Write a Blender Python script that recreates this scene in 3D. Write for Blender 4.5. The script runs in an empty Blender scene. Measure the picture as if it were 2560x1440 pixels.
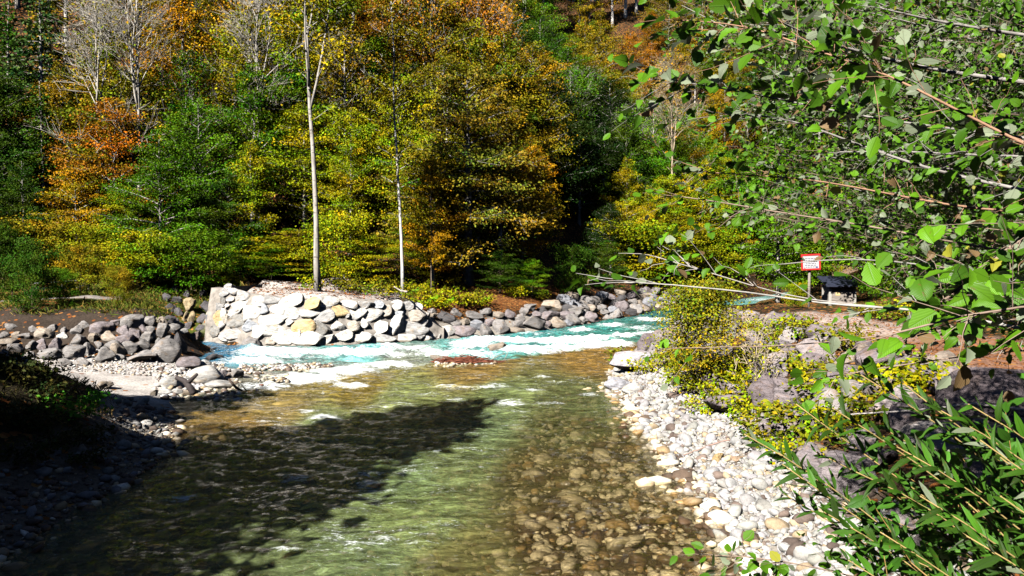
import bpy, math, random
import numpy as np
from mathutils import Vector, Matrix

SC = bpy.context.scene
COL = SC.collection
RNG = np.random.default_rng(11)
R = math.radians

# ---------------------------------------------------------------- camera
F, HOR, CAMZ = 1900.0, 650.0, 4.0
PITCH = math.atan((720 - HOR) / F)
cam = bpy.data.cameras.new('camera')
cam.sensor_width = 36.0
cam.lens = 36.0 * F / 2560.0
cam.clip_start = 0.05
cam.clip_end = 2000
camo = bpy.data.objects.new('camera', cam)
COL.objects.link(camo)
camo.location = (0, 0, CAMZ)
camo.rotation_euler = (math.pi / 2 - PITCH, 0, 0)
SC.camera = camo
FV = np.array([0, math.cos(PITCH), -math.sin(PITCH)])
UV_ = np.array([0, math.sin(PITCH), math.cos(PITCH)])


def ray(px, py):
    return FV + (px - 1280) / F * np.array([1.0, 0, 0]) - (py - 720) / F * UV_


def at_z(px, py, z=0.0):
    d = ray(px, py)
    return np.array([0, 0, CAMZ]) + d * ((z - CAMZ) / d[2])


def at_y(px, py, y):
    d = ray(px, py)
    return np.array([0, 0, CAMZ]) + d * (y / d[1])


def proj(P):
    P = np.asarray(P, float)
    q = P - np.array([0, 0, CAMZ])
    dep = q @ FV
    dep = np.where(dep < 0.1, 0.1, dep)
    return 1280 + F * q[..., 0] / dep, 720 - F * (q @ UV_) / dep, dep


# ---------------------------------------------------------------- numpy noise
def _hash(ix, iy, iz, seed):
    h = (ix.astype(np.int64) * 374761393 + iy.astype(np.int64) * 668265263
         + iz.astype(np.int64) * 2147483647 + seed * 974711) & 0x7fffffff
    h = ((h ^ (h >> 13)) * 1274126177) & 0x7fffffff
    h = (h ^ (h >> 16)) & 0xffff
    return h / 65535.0


def vnoise(P, seed=0):
    P = np.asarray(P, float)
    i = np.floor(P)
    f = P - i
    f = f * f * (3 - 2 * f)
    ix, iy, iz = i[:, 0].astype(int), i[:, 1].astype(int), i[:, 2].astype(int)
    r = 0
    for a in (0, 1):
        wx = f[:, 0] if a else 1 - f[:, 0]
        for b in (0, 1):
            wy = f[:, 1] if b else 1 - f[:, 1]
            for c in (0, 1):
                wz = f[:, 2] if c else 1 - f[:, 2]
                r = r + wx * wy * wz * _hash(ix + a, iy + b, iz + c, seed)
    return r * 2 - 1


def fbm(P, octs=4, seed=0, gain=0.5):
    P = np.asarray(P, float)
    a, s, r = 1.0, 1.0, 0
    for k in range(octs):
        r = r + a * vnoise(P * s + 17.3 * k, seed + k)
        a *= gain
        s *= 2.03
    return r


def xy0(x, y, sx=1.0, sy=1.0):
    x = np.ravel(x)
    y = np.ravel(y)
    return np.stack([x * sx, y * sy, np.zeros_like(x)], 1)


# ---------------------------------------------------------------- mesh helpers
def mk_mesh(name, V, faces, col=None, uv=None, smooth=True, mats=()):
    """V (n,3); faces: list of (m,k) int arrays; col (n,3|4) point colours; uv (n,2) point uvs"""
    me = bpy.data.meshes.new(name)
    V = np.ascontiguousarray(V, dtype=np.float32)
    me.vertices.add(len(V))
    me.vertices.foreach_set('co', V.ravel())
    loops = np.concatenate([f.ravel() for f in faces]).astype(np.int32)
    sizes = np.concatenate([np.full(len(f), f.shape[1]) for f in faces]).astype(np.int32)
    starts = np.concatenate([[0], np.cumsum(sizes)[:-1]]).astype(np.int32)
    me.loops.add(len(loops))
    me.loops.foreach_set('vertex_index', loops)
    me.polygons.add(len(sizes))
    me.polygons.foreach_set('loop_start', starts)
    me.update(calc_edges=True)
    me.polygons.foreach_set('use_smooth', np.full(len(sizes), bool(smooth)))
    if col is not None:
        c = np.ones((len(V), 4), np.float32)
        c[:, :col.shape[1]] = col
        at = me.attributes.new('col', 'FLOAT_COLOR', 'POINT')
        at.data.foreach_set('color', c.ravel())
    if uv is not None:
        at = me.attributes.new('luv', 'FLOAT2', 'POINT')
        at.data.foreach_set('vector', np.ascontiguousarray(uv, dtype=np.float32).ravel())
    for m in mats:
        me.materials.append(m)
    me.validate()
    return me


def link(name, me, parent=None, loc=(0, 0, 0), rot=(0, 0, 0), sca=(1, 1, 1), color=None):
    o = bpy.data.objects.new(name, me)
    COL.objects.link(o)
    o.location = loc
    o.rotation_euler = rot
    o.scale = sca
    if parent is not None:
        o.parent = parent
    if color is not None:
        o.color = (*color[:3], 1.0)
    return o


def tag(o, label, cat, group=None, kind=None):
    if label:
        o['label'] = label
    if cat:
        o['category'] = cat
    if group:
        o['group'] = group
    if kind:
        o['kind'] = kind
    return o


def thing(name, label, cat, loc=(0, 0, 0), rotz=0.0, group=None, sca=1.0):
    o = bpy.data.objects.new(name, None)
    COL.objects.link(o)
    o.empty_display_size = 0.3
    o.location = loc
    o.rotation_euler = (0, 0, rotz)
    o.scale = (sca, sca, sca) if not hasattr(sca, '__len__') else sca
    return tag(o, label, cat, group)


ORD = ('first second third fourth fifth sixth seventh eighth ninth tenth eleventh twelfth thirteenth fourteenth '
       'fifteenth sixteenth seventeenth eighteenth nineteenth twentieth').split()
for _t, _tw in (('twenty', 'twentieth'), ('thirty', 'thirtieth'), ('forty', 'fortieth'), ('fifty', 'fiftieth'), ('sixty', 'sixtieth'), ('seventy', 'seventieth'), ('eighty', 'eightieth'), ('ninety', 'ninetieth')):
    if _t != 'twenty':
        ORD.append(_tw)
    ORD += [f'{_t}-{k}' for k in ORD[:9]]


class MB:
    """collects geometry of several pieces into one mesh"""
    def __init__(self):
        self.V, self.F, self.C, self.n = [], {}, [], 0

    def add(self, V, faces, col=(1, 1, 1)):
        V = np.asarray(V, float)
        for f in faces:
            f = np.asarray(f, int)
            self.F.setdefault(f.shape[1], []).append(f + self.n)
        self.V.append(V)
        c = np.asarray(col, float)
        self.C.append(np.broadcast_to(c, (len(V), c.shape[-1])) if c.ndim == 1 else c)
        self.n += len(V)

    def tube(self, pts, rad, sides=6, col=(1, 1, 1), cap=True):
        pts = np.asarray(pts, float)
        n = len(pts)
        rad = np.broadcast_to(np.asarray(rad, float), (n,))
        T = np.gradient(pts, axis=0)
        T /= np.linalg.norm(T, axis=1)[:, None] + 1e-9
        ref = np.array([0, 0, 1.0]) if abs(T[0, 2]) < 0.9 else np.array([1.0, 0, 0])
        A = np.cross(T, ref)
        A /= np.linalg.norm(A, axis=1)[:, None] + 1e-9
        B = np.cross(T, A)
        an = np.linspace(0, 2 * math.pi, sides, endpoint=False)
        V = (pts[:, None, :] + rad[:, None, None] * (np.cos(an)[None, :, None] * A[:, None, :]
                                                    + np.sin(an)[None, :, None] * B[:, None, :])).reshape(-1, 3)
        i = np.arange(n - 1)[:, None] * sides
        j = np.arange(sides)[None, :]
        k = (j + 1) % sides
        q = np.stack([i + j, i + k, i + sides + k, i + sides + j], -1).reshape(-1, 4)
        fs = [q]
        if cap:
            fs.append(np.array([np.arange(sides)[::-1]]))
            fs.append(np.array([(n - 1) * sides + np.arange(sides)]))
        self.add(V, fs, col)

    def box(self, lo, hi, col=(1, 1, 1), M=None):
        x0, y0, z0 = lo
        x1, y1, z1 = hi
        V = np.array([[x0, y0, z0], [x1, y0, z0], [x1, y1, z0], [x0, y1, z0],
                      [x0, y0, z1], [x1, y0, z1], [x1, y1, z1], [x0, y1, z1]], float)
        if M is not None:
            V = V @ np.asarray(M).T
        self.add(V, [[[0, 3, 2, 1], [4, 5, 6, 7], [0, 1, 5, 4], [1, 2, 6, 5], [2, 3, 7, 6], [3, 0, 4, 7]]], col)

    def mesh(self, name, mats=(), smooth=True, uv=None):
        V = np.concatenate(self.V)
        C = np.concatenate([c[:, :3] for c in self.C])
        return mk_mesh(name, V, [np.concatenate(v) for v in self.F.values()], C, uv, smooth, mats)


def frames(axis, nrm):
    """rotation matrices with x=axis, z~nrm (N,3)"""
    ax = axis / (np.linalg.norm(axis, axis=1)[:, None] + 1e-9)
    b = np.cross(nrm, ax)
    b /= np.linalg.norm(b, axis=1)[:, None] + 1e-9
    c = np.cross(ax, b)
    return np.stack([ax, b, c], 2)


def scatter(bV, bF, pos, Rm, scale, col):
    """copies of a base piece merged into arrays"""
    N, n = len(pos), len(bV)
    sc = np.asarray(scale, float)
    L = bV[None] * (sc[:, None, None] if sc.ndim == 1 else sc[:, None, :])
    V = np.einsum('nij,nkj->nki', Rm, L) + pos[:, None, :]
    off = (np.arange(N) * n)[:, None, None]
    Fs = [(f[None] + off).reshape(-1, f.shape[1]) for f in bF]
    C = np.repeat(col, n, axis=0)
    return V.reshape(-1, 3), Fs, C


def unit(v):
    v = np.asarray(v, float)
    return v / (np.linalg.norm(v, axis=-1, keepdims=True) + 1e-9)


def randdir(n, rng=RNG):
    return unit(rng.normal(size=(n, 3)))


# ---------------------------------------------------------------- material helpers
class NT:
    def __init__(self, name):
        self.m = bpy.data.materials.new(name)
        self.m.use_nodes = True
        self.t = self.m.node_tree
        self.t.nodes.clear()
        self.out = self.t.nodes.new('ShaderNodeOutputMaterial')

    def n(self, typ, ins=None, **kw):
        nd = self.t.nodes.new(typ)
        for k, v in kw.items():
            setattr(nd, k, v)
        for k, v in (ins or {}).items():
            self.set(nd.inputs[k], v)
        return nd

    def set(self, sock, v):
        if isinstance(v, bpy.types.NodeSocket):
            self.t.links.new(v, sock)
        elif isinstance(v, bpy.types.Node):
            self.t.links.new(v.outputs[0], sock)
        else:
            try:
                sock.default_value = v
            except Exception:
                sock.default_value = (*v, 1.0)

    def math(self, op, a, b=0.0, c=None, clamp=False):
        nd = self.n('ShaderNodeMath', {0: a, 1: b}, operation=op, use_clamp=clamp)
        if c is not None:
            self.set(nd.inputs[2], c)
        return nd.outputs[0]

    def mix(self, a, b, f, blend='MIX'):
        nd = self.n('ShaderNodeMix', data_type='RGBA', blend_type=blend)
        self.set(nd.inputs[0], f)
        self.set(nd.inputs[6], a)
        self.set(nd.inputs[7], b)
        return nd.outputs[2]

    def ramp(self, fac, stops):
        nd = self.n('ShaderNodeValToRGB', {0: fac})
        e = nd.color_ramp.elements
        while len(e) < len(stops):
            e.new(0.5)
        for k, (p, c) in enumerate(stops):
            e[k].position = p
            e[k].color = (*c, 1) if hasattr(c, '__len__') else (c, c, c, 1)
        return nd.outputs[0]

    def noise(self, vec, scale, detail=4, rough=0.55, dist=0.0):
        nd = self.n('ShaderNodeTexNoise', {'Scale': scale, 'Detail': detail, 'Roughness': rough, 'Distortion': dist})
        if vec is not None:
            self.set(nd.inputs['Vector'], vec)
        return nd.outputs[0]

    def mapping(self, vec, scale=(1, 1, 1), rot=(0, 0, 0), loc=(0, 0, 0)):
        return self.n('ShaderNodeMapping', {'Vector': vec, 'Scale': scale, 'Rotation': rot, 'Location': loc}).outputs[0]

    def bump(self, h, strength=0.5, dist=0.05, normal=None):
        nd = self.n('ShaderNodeBump', {'Height': h, 'Strength': strength, 'Distance': dist})
        if normal is not None:
            self.set(nd.inputs['Normal'], normal)
        return nd.outputs[0]

    def done(self, sh):
        self.set(self.out.inputs[0], sh)
        return self.m


def attr(nt, name='col'):
    return nt.n('ShaderNodeAttribute', attribute_name=name)


def m_leaf():
    t = NT('foliage')
    a = attr(t)
    oi = t.n('ShaderNodeObjectInfo')
    c = t.mix(oi.outputs['Color'], a.outputs['Color'], 1.0, 'MULTIPLY')
    p = t.n('ShaderNodeBsdfPrincipled', {'Base Color': c, 'Roughness': 0.6, 'Specular IOR Level': 0.08})
    tr = t.n('ShaderNodeBsdfTranslucent', {'Color': c})
    return t.done(t.n('ShaderNodeMixShader', {0: 0.12, 1: p.outputs[0], 2: tr.outputs[0]}))


def m_nearleaf():
    t = NT('broad_leaf')
    a = attr(t)
    uv = attr(t, 'luv')
    sep = t.n('ShaderNodeSeparateXYZ', {0: uv.outputs['Vector']})
    u, v = sep.outputs[0], sep.outputs[1]
    av = t.math('ABSOLUTE', v)
    # side veins run forward from the midrib
    ph = t.math('MULTIPLY', t.math('SUBTRACT', u, t.math('MULTIPLY', av, 0.35)), 44.0)
    vein = t.math('POWER', t.math('ABSOLUTE', t.math('SINE', ph)), 0.6)
    mid = t.math('SMOOTH_MIN', t.math('MULTIPLY', av, 9.0), 1.0, 0.2)
    h = t.math('MULTIPLY', vein, mid)
    geo = t.n('ShaderNodeNewGeometry')
    sp = t.noise(geo.outputs['Position'], 60.0, 2)
    c0 = t.mix(a.outputs['Color'], (0.75, 0.85, 0.55, 1), 0.0)
    k = t.math('MULTIPLY_ADD', h, 0.35, 0.68)
    c1 = t.mix(c0, t.n('ShaderNodeCombineColor', {0: k, 1: k, 2: k}).outputs[0], 1.0, 'MULTIPLY')
    blem = t.ramp(sp, [(0.66, 0.0), (0.74, 1.0)])
    c2 = t.mix(c1, (0.13, 0.07, 0.02, 1), t.math('MULTIPLY', blem, 0.55))
    bp = t.bump(h, 0.35, 0.004)
    p = t.n('ShaderNodeBsdfPrincipled', {'Base Color': c2, 'Roughness': 0.4, 'Specular IOR Level': 0.22, 'Normal': bp})
    tr = t.n('ShaderNodeBsdfTranslucent', {'Color': c2})
    return t.done(t.n('ShaderNodeMixShader', {0: 0.22, 1: p.outputs[0], 2: tr.outputs[0]}))


def m_bark(name='bark', dark=(0.25, 0.25, 0.25)):
    t = NT(name)
    oi = t.n('ShaderNodeObjectInfo')
    tc = t.n('ShaderNodeTexCoord').outputs['Object']
    n1 = t.noise(t.mapping(tc, (6, 6, 1.6)), 1.0, 5, 0.65)
    n2 = t.noise(t.mapping(tc, (3, 3, 9)), 1.0, 3)
    k = t.ramp(n1, [(0.3, 0.45), (0.5, 1.0), (0.75, 1.15)])
    c = t.mix(oi.outputs['Color'], k, 1.0, 'MULTIPLY')
    c = t.mix(c, t.mix(oi.outputs['Color'], (*dark, 1), 1.0, 'MULTIPLY'), t.ramp(n2, [(0.58, 0.0), (0.66, 0.8)]))
    p = t.n('ShaderNodeBsdfPrincipled', {'Base Color': c, 'Roughness': 0.85, 'Specular IOR Level': 0.2,
                                         'Normal': t.bump(n1, 0.6, 0.02)})
    return t.done(p)


def m_rock():
    t = NT('boulder_stone')
    oi = t.n('ShaderNodeObjectInfo')
    tc = t.n('ShaderNodeTexCoord').outputs['Object']
    off = t.math('MULTIPLY', oi.outputs['Random'], 37.0)
    vec = t.n('ShaderNodeVectorMath', {0: tc, 1: t.n('ShaderNodeCombineXYZ', {0: off, 1: off, 2: off}).outputs[0]},
              operation='ADD').outputs[0]
    n1 = t.noise(vec, 1.6, 6, 0.6)
    n2 = t.noise(t.mapping(vec, (2.2, 2.2, 9), (0.5, 0.3, 0)), 1.0, 4, 0.6, 0.8)
    n3 = t.noise(vec, 22.0, 4, 0.7)
    wv = t.n('ShaderNodeVectorMath', {0: t.mapping(vec, (0.8, 1.0, 2.2), (0.7, 0.2, 0.4)), 1: t.n('ShaderNodeTexNoise', {'Vector': vec, 'Scale': 2.5, 'Detail': 4.0}).outputs['Color']}, operation='ADD').outputs[0]
    vor = t.n('ShaderNodeTexVoronoi', {'Vector': wv, 'Scale': 1.0},
              feature='DISTANCE_TO_EDGE')
    crack = t.ramp(vor.outputs['Distance'], [(0.0, 0.0), (0.022, 1.0)])
    k = t.ramp(n1, [(0.28, 0.62), (0.5, 0.95), (0.72, 1.18)])
    c = t.mix(oi.outputs['Color'], k, 1.0, 'MULTIPLY')
    c = t.mix(c, t.ramp(n2, [(0.35, 0.6), (0.55, 1.0)]), 0.75, 'MULTIPLY')
    c = t.mix(c, t.ramp(n3, [(0.34, 0.45), (0.5, 1.0)]), 0.7, 'MULTIPLY')
    c = t.mix(c, t.ramp(crack, [(0.0, 0.5), (1.0, 1.0)]), 0.5, 'MULTIPLY')
    ty = t.ramp(t.noise(vec, 2.3, 3), [(0.55, 0.0), (0.7, 0.55)])
    c = t.mix(c, t.mix(c, (1.0, 0.72, 0.42, 1), 1.0, 'MULTIPLY'), ty)
    pos = t.n('ShaderNodeNewGeometry').outputs['Position']
    z = t.n('ShaderNodeSeparateXYZ', {0: pos}).outputs[2]
    wz = t.math('ADD', z, t.math('MULTIPLY', t.noise(pos, 3.0, 3), 0.16))
    wet = t.ramp(wz, [(0.14, 1.0), (0.2, 0.0)])
    c = t.mix(c, t.mix(c, (0.33, 0.3, 0.25, 1), 1.0, 'MULTIPLY'), wet)
    ro = t.math('MULTIPLY_ADD', wet, -0.5, 0.85)
    hh = t.math('ADD', t.math('MULTIPLY', n3, 0.35), t.math('ADD', t.math('MULTIPLY', n2, 0.8), t.math('MULTIPLY', crack, 0.35)))
    p = t.n('ShaderNodeBsdfPrincipled', {'Base Color': c, 'Roughness': ro, 'Specular IOR Level': 0.3,
                                         'Normal': t.bump(hh, 0.7, 0.09)})
    return t.done(p)


def m_pebble():
    t = NT('pebble_stone')
    a = attr(t)
    pos = t.n('ShaderNodeNewGeometry').outputs['Position']
    n1 = t.noise(pos, 9.0, 4, 0.6)
    n2 = t.noise(pos, 45.0, 3, 0.6)
    c = t.mix(a.outputs['Color'], t.ramp(n1, [(0.3, 0.7), (0.6, 1.1)]), 1.0, 'MULTIPLY')
    c = t.mix(c, t.ramp(n2, [(0.35, 0.6), (0.5, 1.0)]), 0.6, 'MULTIPLY')
    z = t.n('ShaderNodeSeparateXYZ', {0: pos}).outputs[2]
    wet = t.ramp(t.math('ADD', z, t.math('MULTIPLY', n1, 0.05)), [(0.06, 1.0), (0.1, 0.0)])
    c = t.mix(c, t.mix(c, (0.82, 0.72, 0.54, 1), 1.0, 'MULTIPLY'), wet)
    p = t.n('ShaderNodeBsdfPrincipled', {'Base Color': c, 'Roughness': t.math('MULTIPLY_ADD', wet, -0.45, 0.85),
                                         'Specular IOR Level': 0.3, 'Normal': t.bump(n2, 0.4, 0.01)})
    return t.done(p)


def m_ground():
    t = NT('ground_soil')
    a = attr(t)
    lit = attr(t, 'litter').outputs['Fac']
    pos = t.n('ShaderNodeNewGeometry').outputs['Position']
    n1 = t.noise(pos, 1.2, 5, 0.6)
    n2 = t.noise(pos, 14.0, 5, 0.7)
    c = t.mix(a.outputs['Color'], t.ramp(n1, [(0.3, 0.65), (0.65, 1.15)]), 1.0, 'MULTIPLY')
    c = t.mix(c, t.ramp(n2, [(0.35, 0.45), (0.55, 1.05)]), 0.85, 'MULTIPLY')
    vor = t.n('ShaderNodeTexVoronoi', {'Vector': pos, 'Scale': 7.0})
    rnd = t.n('ShaderNodeSeparateColor', {0: vor.outputs['Color']}).outputs[0]
    sp = t.math('LESS_THAN', rnd, lit)
    near = t.math('LESS_THAN', vor.outputs['Distance'], 0.55)
    lc = t.ramp(t.n('ShaderNodeSeparateColor', {0: vor.outputs['Color']}).outputs[1],
                [(0.0, (0.16, 0.05, 0.015)), (0.5, (0.3, 0.11, 0.03)), (1.0, (0.4, 0.2, 0.06))])
    c = t.mix(c, lc, t.math('MULTIPLY', sp, near))
    hh = t.math('ADD', n2, t.math('MULTIPLY', t.noise(pos, 40.0, 3), 0.5))
    p = t.n('ShaderNodeBsdfPrincipled', {'Base Color': c, 'Roughness': 0.95, 'Specular IOR Level': 0.1,
                                         'Normal': t.bump(hh, 0.8, 0.06)})
    return t.done(p)


def m_water():
    t = NT('river_water')
    a = attr(t)
    turb = a.outputs['Alpha']
    foam = attr(t, 'foam').outputs['Fac']
    pos = t.n('ShaderNodeNewGeometry').outputs['Position']
    w1 = t.noise(t.mapping(pos, (1.0, 1.7, 1), (0, 0, 0.35)), 3.2, 5, 0.6, 0.6)
    w2 = t.noise(t.mapping(pos, (1.0, 2.0, 1), (0, 0, -0.1)), 9.0, 5, 0.65, 0.5)
    hh = t.math('ADD', w1, t.math('MULTIPLY', w2, 0.4))
    nrm = t.bump(hh, 0.7, 0.14)
    fn = t.noise(t.mapping(pos, (0.55, 2.3, 1), (0, 0, 0.22)), 2.6, 8, 0.72, 1.3)
    fn2 = t.noise(t.mapping(pos, (0.8, 2.2, 1), (0, 0, 0.1)), 9.0, 6, 0.75, 1.0)
    fn3 = t.noise(t.mapping(pos, (1.0, 1.8, 1)), 28.0, 4, 0.75, 0.6)
    mixn = t.math('ADD', t.math('MULTIPLY', fn, 0.42), t.math('ADD', t.math('MULTIPLY', fn2, 0.36), t.math('MULTIPLY', fn3, 0.22)))
    # foam covers where the noise is under the local foam amount
    ft = t.math('SUBTRACT', t.math('MULTIPLY_ADD', foam, 0.42, 0.28), t.math('MULTIPLY_ADD', mixn, 1.9, -0.45))
    fm = t.ramp(t.math('MULTIPLY_ADD', ft, 3.6, 0.5, clamp=True), [(0.35, 0.0), (1.0, 0.95)])
    streak = t.noise(t.mapping(pos, (0.6, 2.0, 1), (0, 0, 0.3)), 1.5, 6, 0.65, 0.9)
    chop = t.noise(t.mapping(pos, (0.8, 1.9, 1), (0, 0, 0.15)), 4.0, 6, 0.7, 1.2)
    sk = t.math('ADD', t.math('MULTIPLY', streak, 0.5), t.math('MULTIPLY', chop, 0.5))
    wc = t.mix(a.outputs['Color'], t.ramp(sk, [(0.38, 0.36), (0.49, 0.95), (0.6, 1.75)]), 0.97, 'MULTIPLY')
    tb = t.math('MULTIPLY', turb, t.ramp(sk, [(0.38, 0.55), (0.6, 1.15)]), clamp=True)
    tint = t.mix((0.92, 0.9, 0.8, 1), wc, t.math('MULTIPLY', tb, 0.6))
    tr = t.n('ShaderNodeBsdfTransparent', {'Color': tint})
    df = t.n('ShaderNodeBsdfDiffuse', {'Color': wc, 'Normal': nrm})
    body = t.n('ShaderNodeMixShader', {0: tb, 1: tr.outputs[0], 2: df.outputs[0]})
    gl = t.n('ShaderNodeBsdfGlossy', {'Color': (1, 1, 1, 1), 'Roughness': 0.08, 'Normal': nrm})
    fr = t.n('ShaderNodeFresnel', {'IOR': 1.33, 'Normal': nrm})
    wat = t.n('ShaderNodeMixShader', {0: fr.outputs[0], 1: body.outputs[0], 2: gl.outputs[0]})
    fo = t.n('ShaderNodeBsdfDiffuse', {'Color': (0.88, 0.93, 0.95, 1), 'Normal': t.bump(mixn, 0.6, 0.06)})
    return t.done(t.n('ShaderNodeMixShader', {0: fm, 1: wat.outputs[0], 2: fo.outputs[0]}))


def m_plain(name, color, rough=0.7, metal=0.0, noise=0.0, scale=20.0, stretch=(1, 1, 1)):
    t = NT(name)
    tc = t.n('ShaderNodeTexCoord').outputs['Object']
    n1 = t.noise(t.mapping(tc, stretch), scale, 5, 0.65)
    c = t.mix((*color, 1), t.ramp(n1, [(0.3, 1 - noise), (0.65, 1 + noise * 0.4)]), 1.0, 'MULTIPLY')
    p = t.n('ShaderNodeBsdfPrincipled', {'Base Color': c, 'Roughness': rough, 'Metallic': metal,
                                         'Specular IOR Level': 0.3, 'Normal': t.bump(n1, 0.25, 0.01)})
    return t.done(p)


def m_vcol(name, rough=0.8):
    t = NT(name)
    a = attr(t)
    pos = t.n('ShaderNodeTexCoord').outputs['Object']
    n1 = t.noise(pos, 12.0, 4, 0.65)
    c = t.mix(a.outputs['Color'], t.ramp(n1, [(0.3, 0.6), (0.65, 1.15)]), 0.8, 'MULTIPLY')
    p = t.n('ShaderNodeBsdfPrincipled', {'Base Color': c, 'Roughness': rough, 'Specular IOR Level': 0.2,
                                         'Normal': t.bump(n1, 0.4, 0.02)})
    return t.done(p)


LEAF, NLEAF, BARK, ROCK, PEB, GROUND, WATER = m_leaf(), m_nearleaf(), m_bark(), m_rock(), m_pebble(), m_ground(), m_water()
VC = m_vcol('painted_surface')

# ---------------------------------------------------------------- light
ELEV = R(40)
LH = unit([0.55, 0.83])
LD = np.array([LH[0] * math.cos(ELEV), LH[1] * math.cos(ELEV), -math.sin(ELEV)])   # the way sunlight travels
sun = bpy.data.lights.new('sun', 'SUN')
sun.energy = 5.0
sun.angle = R(0.5)
sun.color = (1.0, 0.95, 0.87)
so = bpy.data.objects.new('sun', sun)
COL.objects.link(so)
so.rotation_euler = Vector(LD).to_track_quat('-Z', 'Y').to_euler()
so.location = (-20, -30, 40)
w = bpy.data.worlds.new('World')
SC.world = w
w.use_nodes = True
nt = w.node_tree
bg = nt.nodes.get('Background') or nt.nodes.new('ShaderNodeBackground')
sky = nt.nodes.new('ShaderNodeTexSky')
sky.sky_type = 'NISHITA'
sky.sun_disc = False
sky.altitude = 5000
sky.air_density = 0.6
sky.dust_density = 0.1
sky.sun_elevation = ELEV
sky.sun_rotation = math.atan2(-LH[0], -LH[1])
nt.links.new(sky.outputs[0], bg.inputs[0])
bg.inputs[1].default_value = 0.05
SC.view_settings.view_transform = 'Standard'
SC.view_settings.look = 'None'
SC.view_settings.gamma = 1.0
SC.view_settings.use_curve_mapping = False
SC.view_settings.exposure = 1.22
SC.cycles.max_bounces = 5
SC.cycles.diffuse_bounces = 0
SC.cycles.glossy_bounces = 2
SC.cycles.transparent_max_bounces = 12
SC.cycles.use_denoising = True
SC.cycles.caustics_reflective = False
SC.cycles.caustics_refractive = False
# ================================================================ terrain
CP = []


def cp(*pts):
    for p in pts:
        CP.append(p)


# right shore of the side stream, then of the main river
for x, y in ((3.2, -12), (3.2, -4), (3.1, 2), (3.1, 6), (3.1, 9.6), (3.2, 12), (3.2, 14.3), (3.1, 18), (3.2, 22), (3.5, 25.5),
             (4.2, 29), (5.2, 32.5), (6.5, 36), (8.4, 40), (11, 45), (13.9, 50.7), (18, 57), (23, 63), (30, 72), (40, 84), (54, 96)):
    cp((x, y, 0.0))
for y in (-12, -4, 2, 6, 10, 14, 18, 22):
    cp((4.7, y, 0.32), (6.6, y, 1.15), (8.8, y, 1.78), (10.8, y, 1.8), (13, y, 1.85))
for x, y, z in ((4.8, 26, .5), (6.4, 26, 1.2), (8.5, 26, 1.75), (11, 26, 1.8), (13, 26, 1.85),
                (5.7, 30, .55), (7, 30, 1.3), (8.8, 30, 1.75), (11, 30, 1.8), (13.5, 31, 1.85),
                (7.6, 35, .8), (9, 35, 1.5), (12, 36, 1.8), (15.7, 36, 1.8), (10, 41, .9), (12, 42, 1.5), (16, 46, 1.6),
                (17, 52, 1.2), (22, 55, 1.7), (27, 63, 1.4), (36, 73, 1.6), (50, 86, 2)):
    cp((x, y, z))
for y in (-12, 0, 10, 20, 28):
    cp((17, y, 2.6), (22, y, 5.5), (32, y, 12), (55, y, 27), (110, y, 60))
cp((22, 38, 4), (30, 45, 8), (30, 56, 5), (44, 60, 12), (60, 50, 24), (110, 60, 55), (48, 74, 8), (70, 80, 27), (120, 100, 62))
# far shore
FAR = [(-17.2, 37.6), (-16.0, 38.2), (-14.4, 37.6), (-12, 35.6), (-9.5, 35.3), (-7.2, 36.1), (-5.4, 37.2), (-3.6, 38.1), (-1.7, 39.6),
       (0.5, 41.8), (2.9, 45.0), (6.0, 50.5), (10, 58), (14, 64.4), (20, 73), (28, 84), (36, 95), (48, 108)]
for x, y in FAR:
    cp((x, y, 0.0))
WALLX = [-14.9, -12, -9.5, -7.2, -5.0, -3.6]
WALLY = [36.7, 35.4, 35.2, 36.0, 37.1, 38.0]
WALLT = [2.62, 2.25, 2.1, 2.05, 1.8, .55]


def wall_y(x, z=0.0):
    return np.interp(x, WALLX, WALLY) + 0.4 * z


for x, t in zip(WALLX[:-1], WALLT):
    y = float(wall_y(x))
    cp((x, y + 0.55, -0.1), (x, y + 1.35, t - 0.02), (x, y + 5, t + 0.12), (x, y + 9, t + 0.3))
cp((-15.9, 41, .7), (-15.2, 43.5, 1.2), (-15.7, 46, 2.2), (-17.5, 40.5, 1.4), (-18, 43, 2.1), (-14, 47, 2.75), (-10, 47, 2.7))
for (x, y), (nx, ny) in zip(FAR[6:], [(-.5, .86)] * 2 + [(-.7, .72)] * 20):
    for s, z in ((2.4, 1.35), (5, 2.0), (9, 3.2)):
        cp((x + nx * s, y + ny * s, z))
for x, y in ((-30, 46), (-20, 46), (-12, 46), (-5, 46.5), (1, 49), (4, 55), (8, 64), (14, 73), (22, 84), (32, 97), (44, 112), (-45, 44), (-70, 40)):
    nx, ny = (-.1, 1.0) if x < 0 else (-.55, .83)
    for s, z in ((4, 4.2), (10, 8.6), (20, 16), (35, 27), (60, 46), (100, 74)):
        cp((x + nx * s, y + ny * s, z))
cp((-90, -60, 42), (-40, -60, 38), (0, -60, 36), (60, -60, 40), (-50, -30, 22), (0, -30, 12), (50, -30, 26))  # unseen hill behind the camera, added to block low sky light
cp((40, 105, 6), (44, 120, 16), (58, 116, 16), (60, 140, 58), (90, 130, 58), (120, 160, 92), (80, 108, 42), (50, 130, 34), (150, 110, 80))
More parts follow.
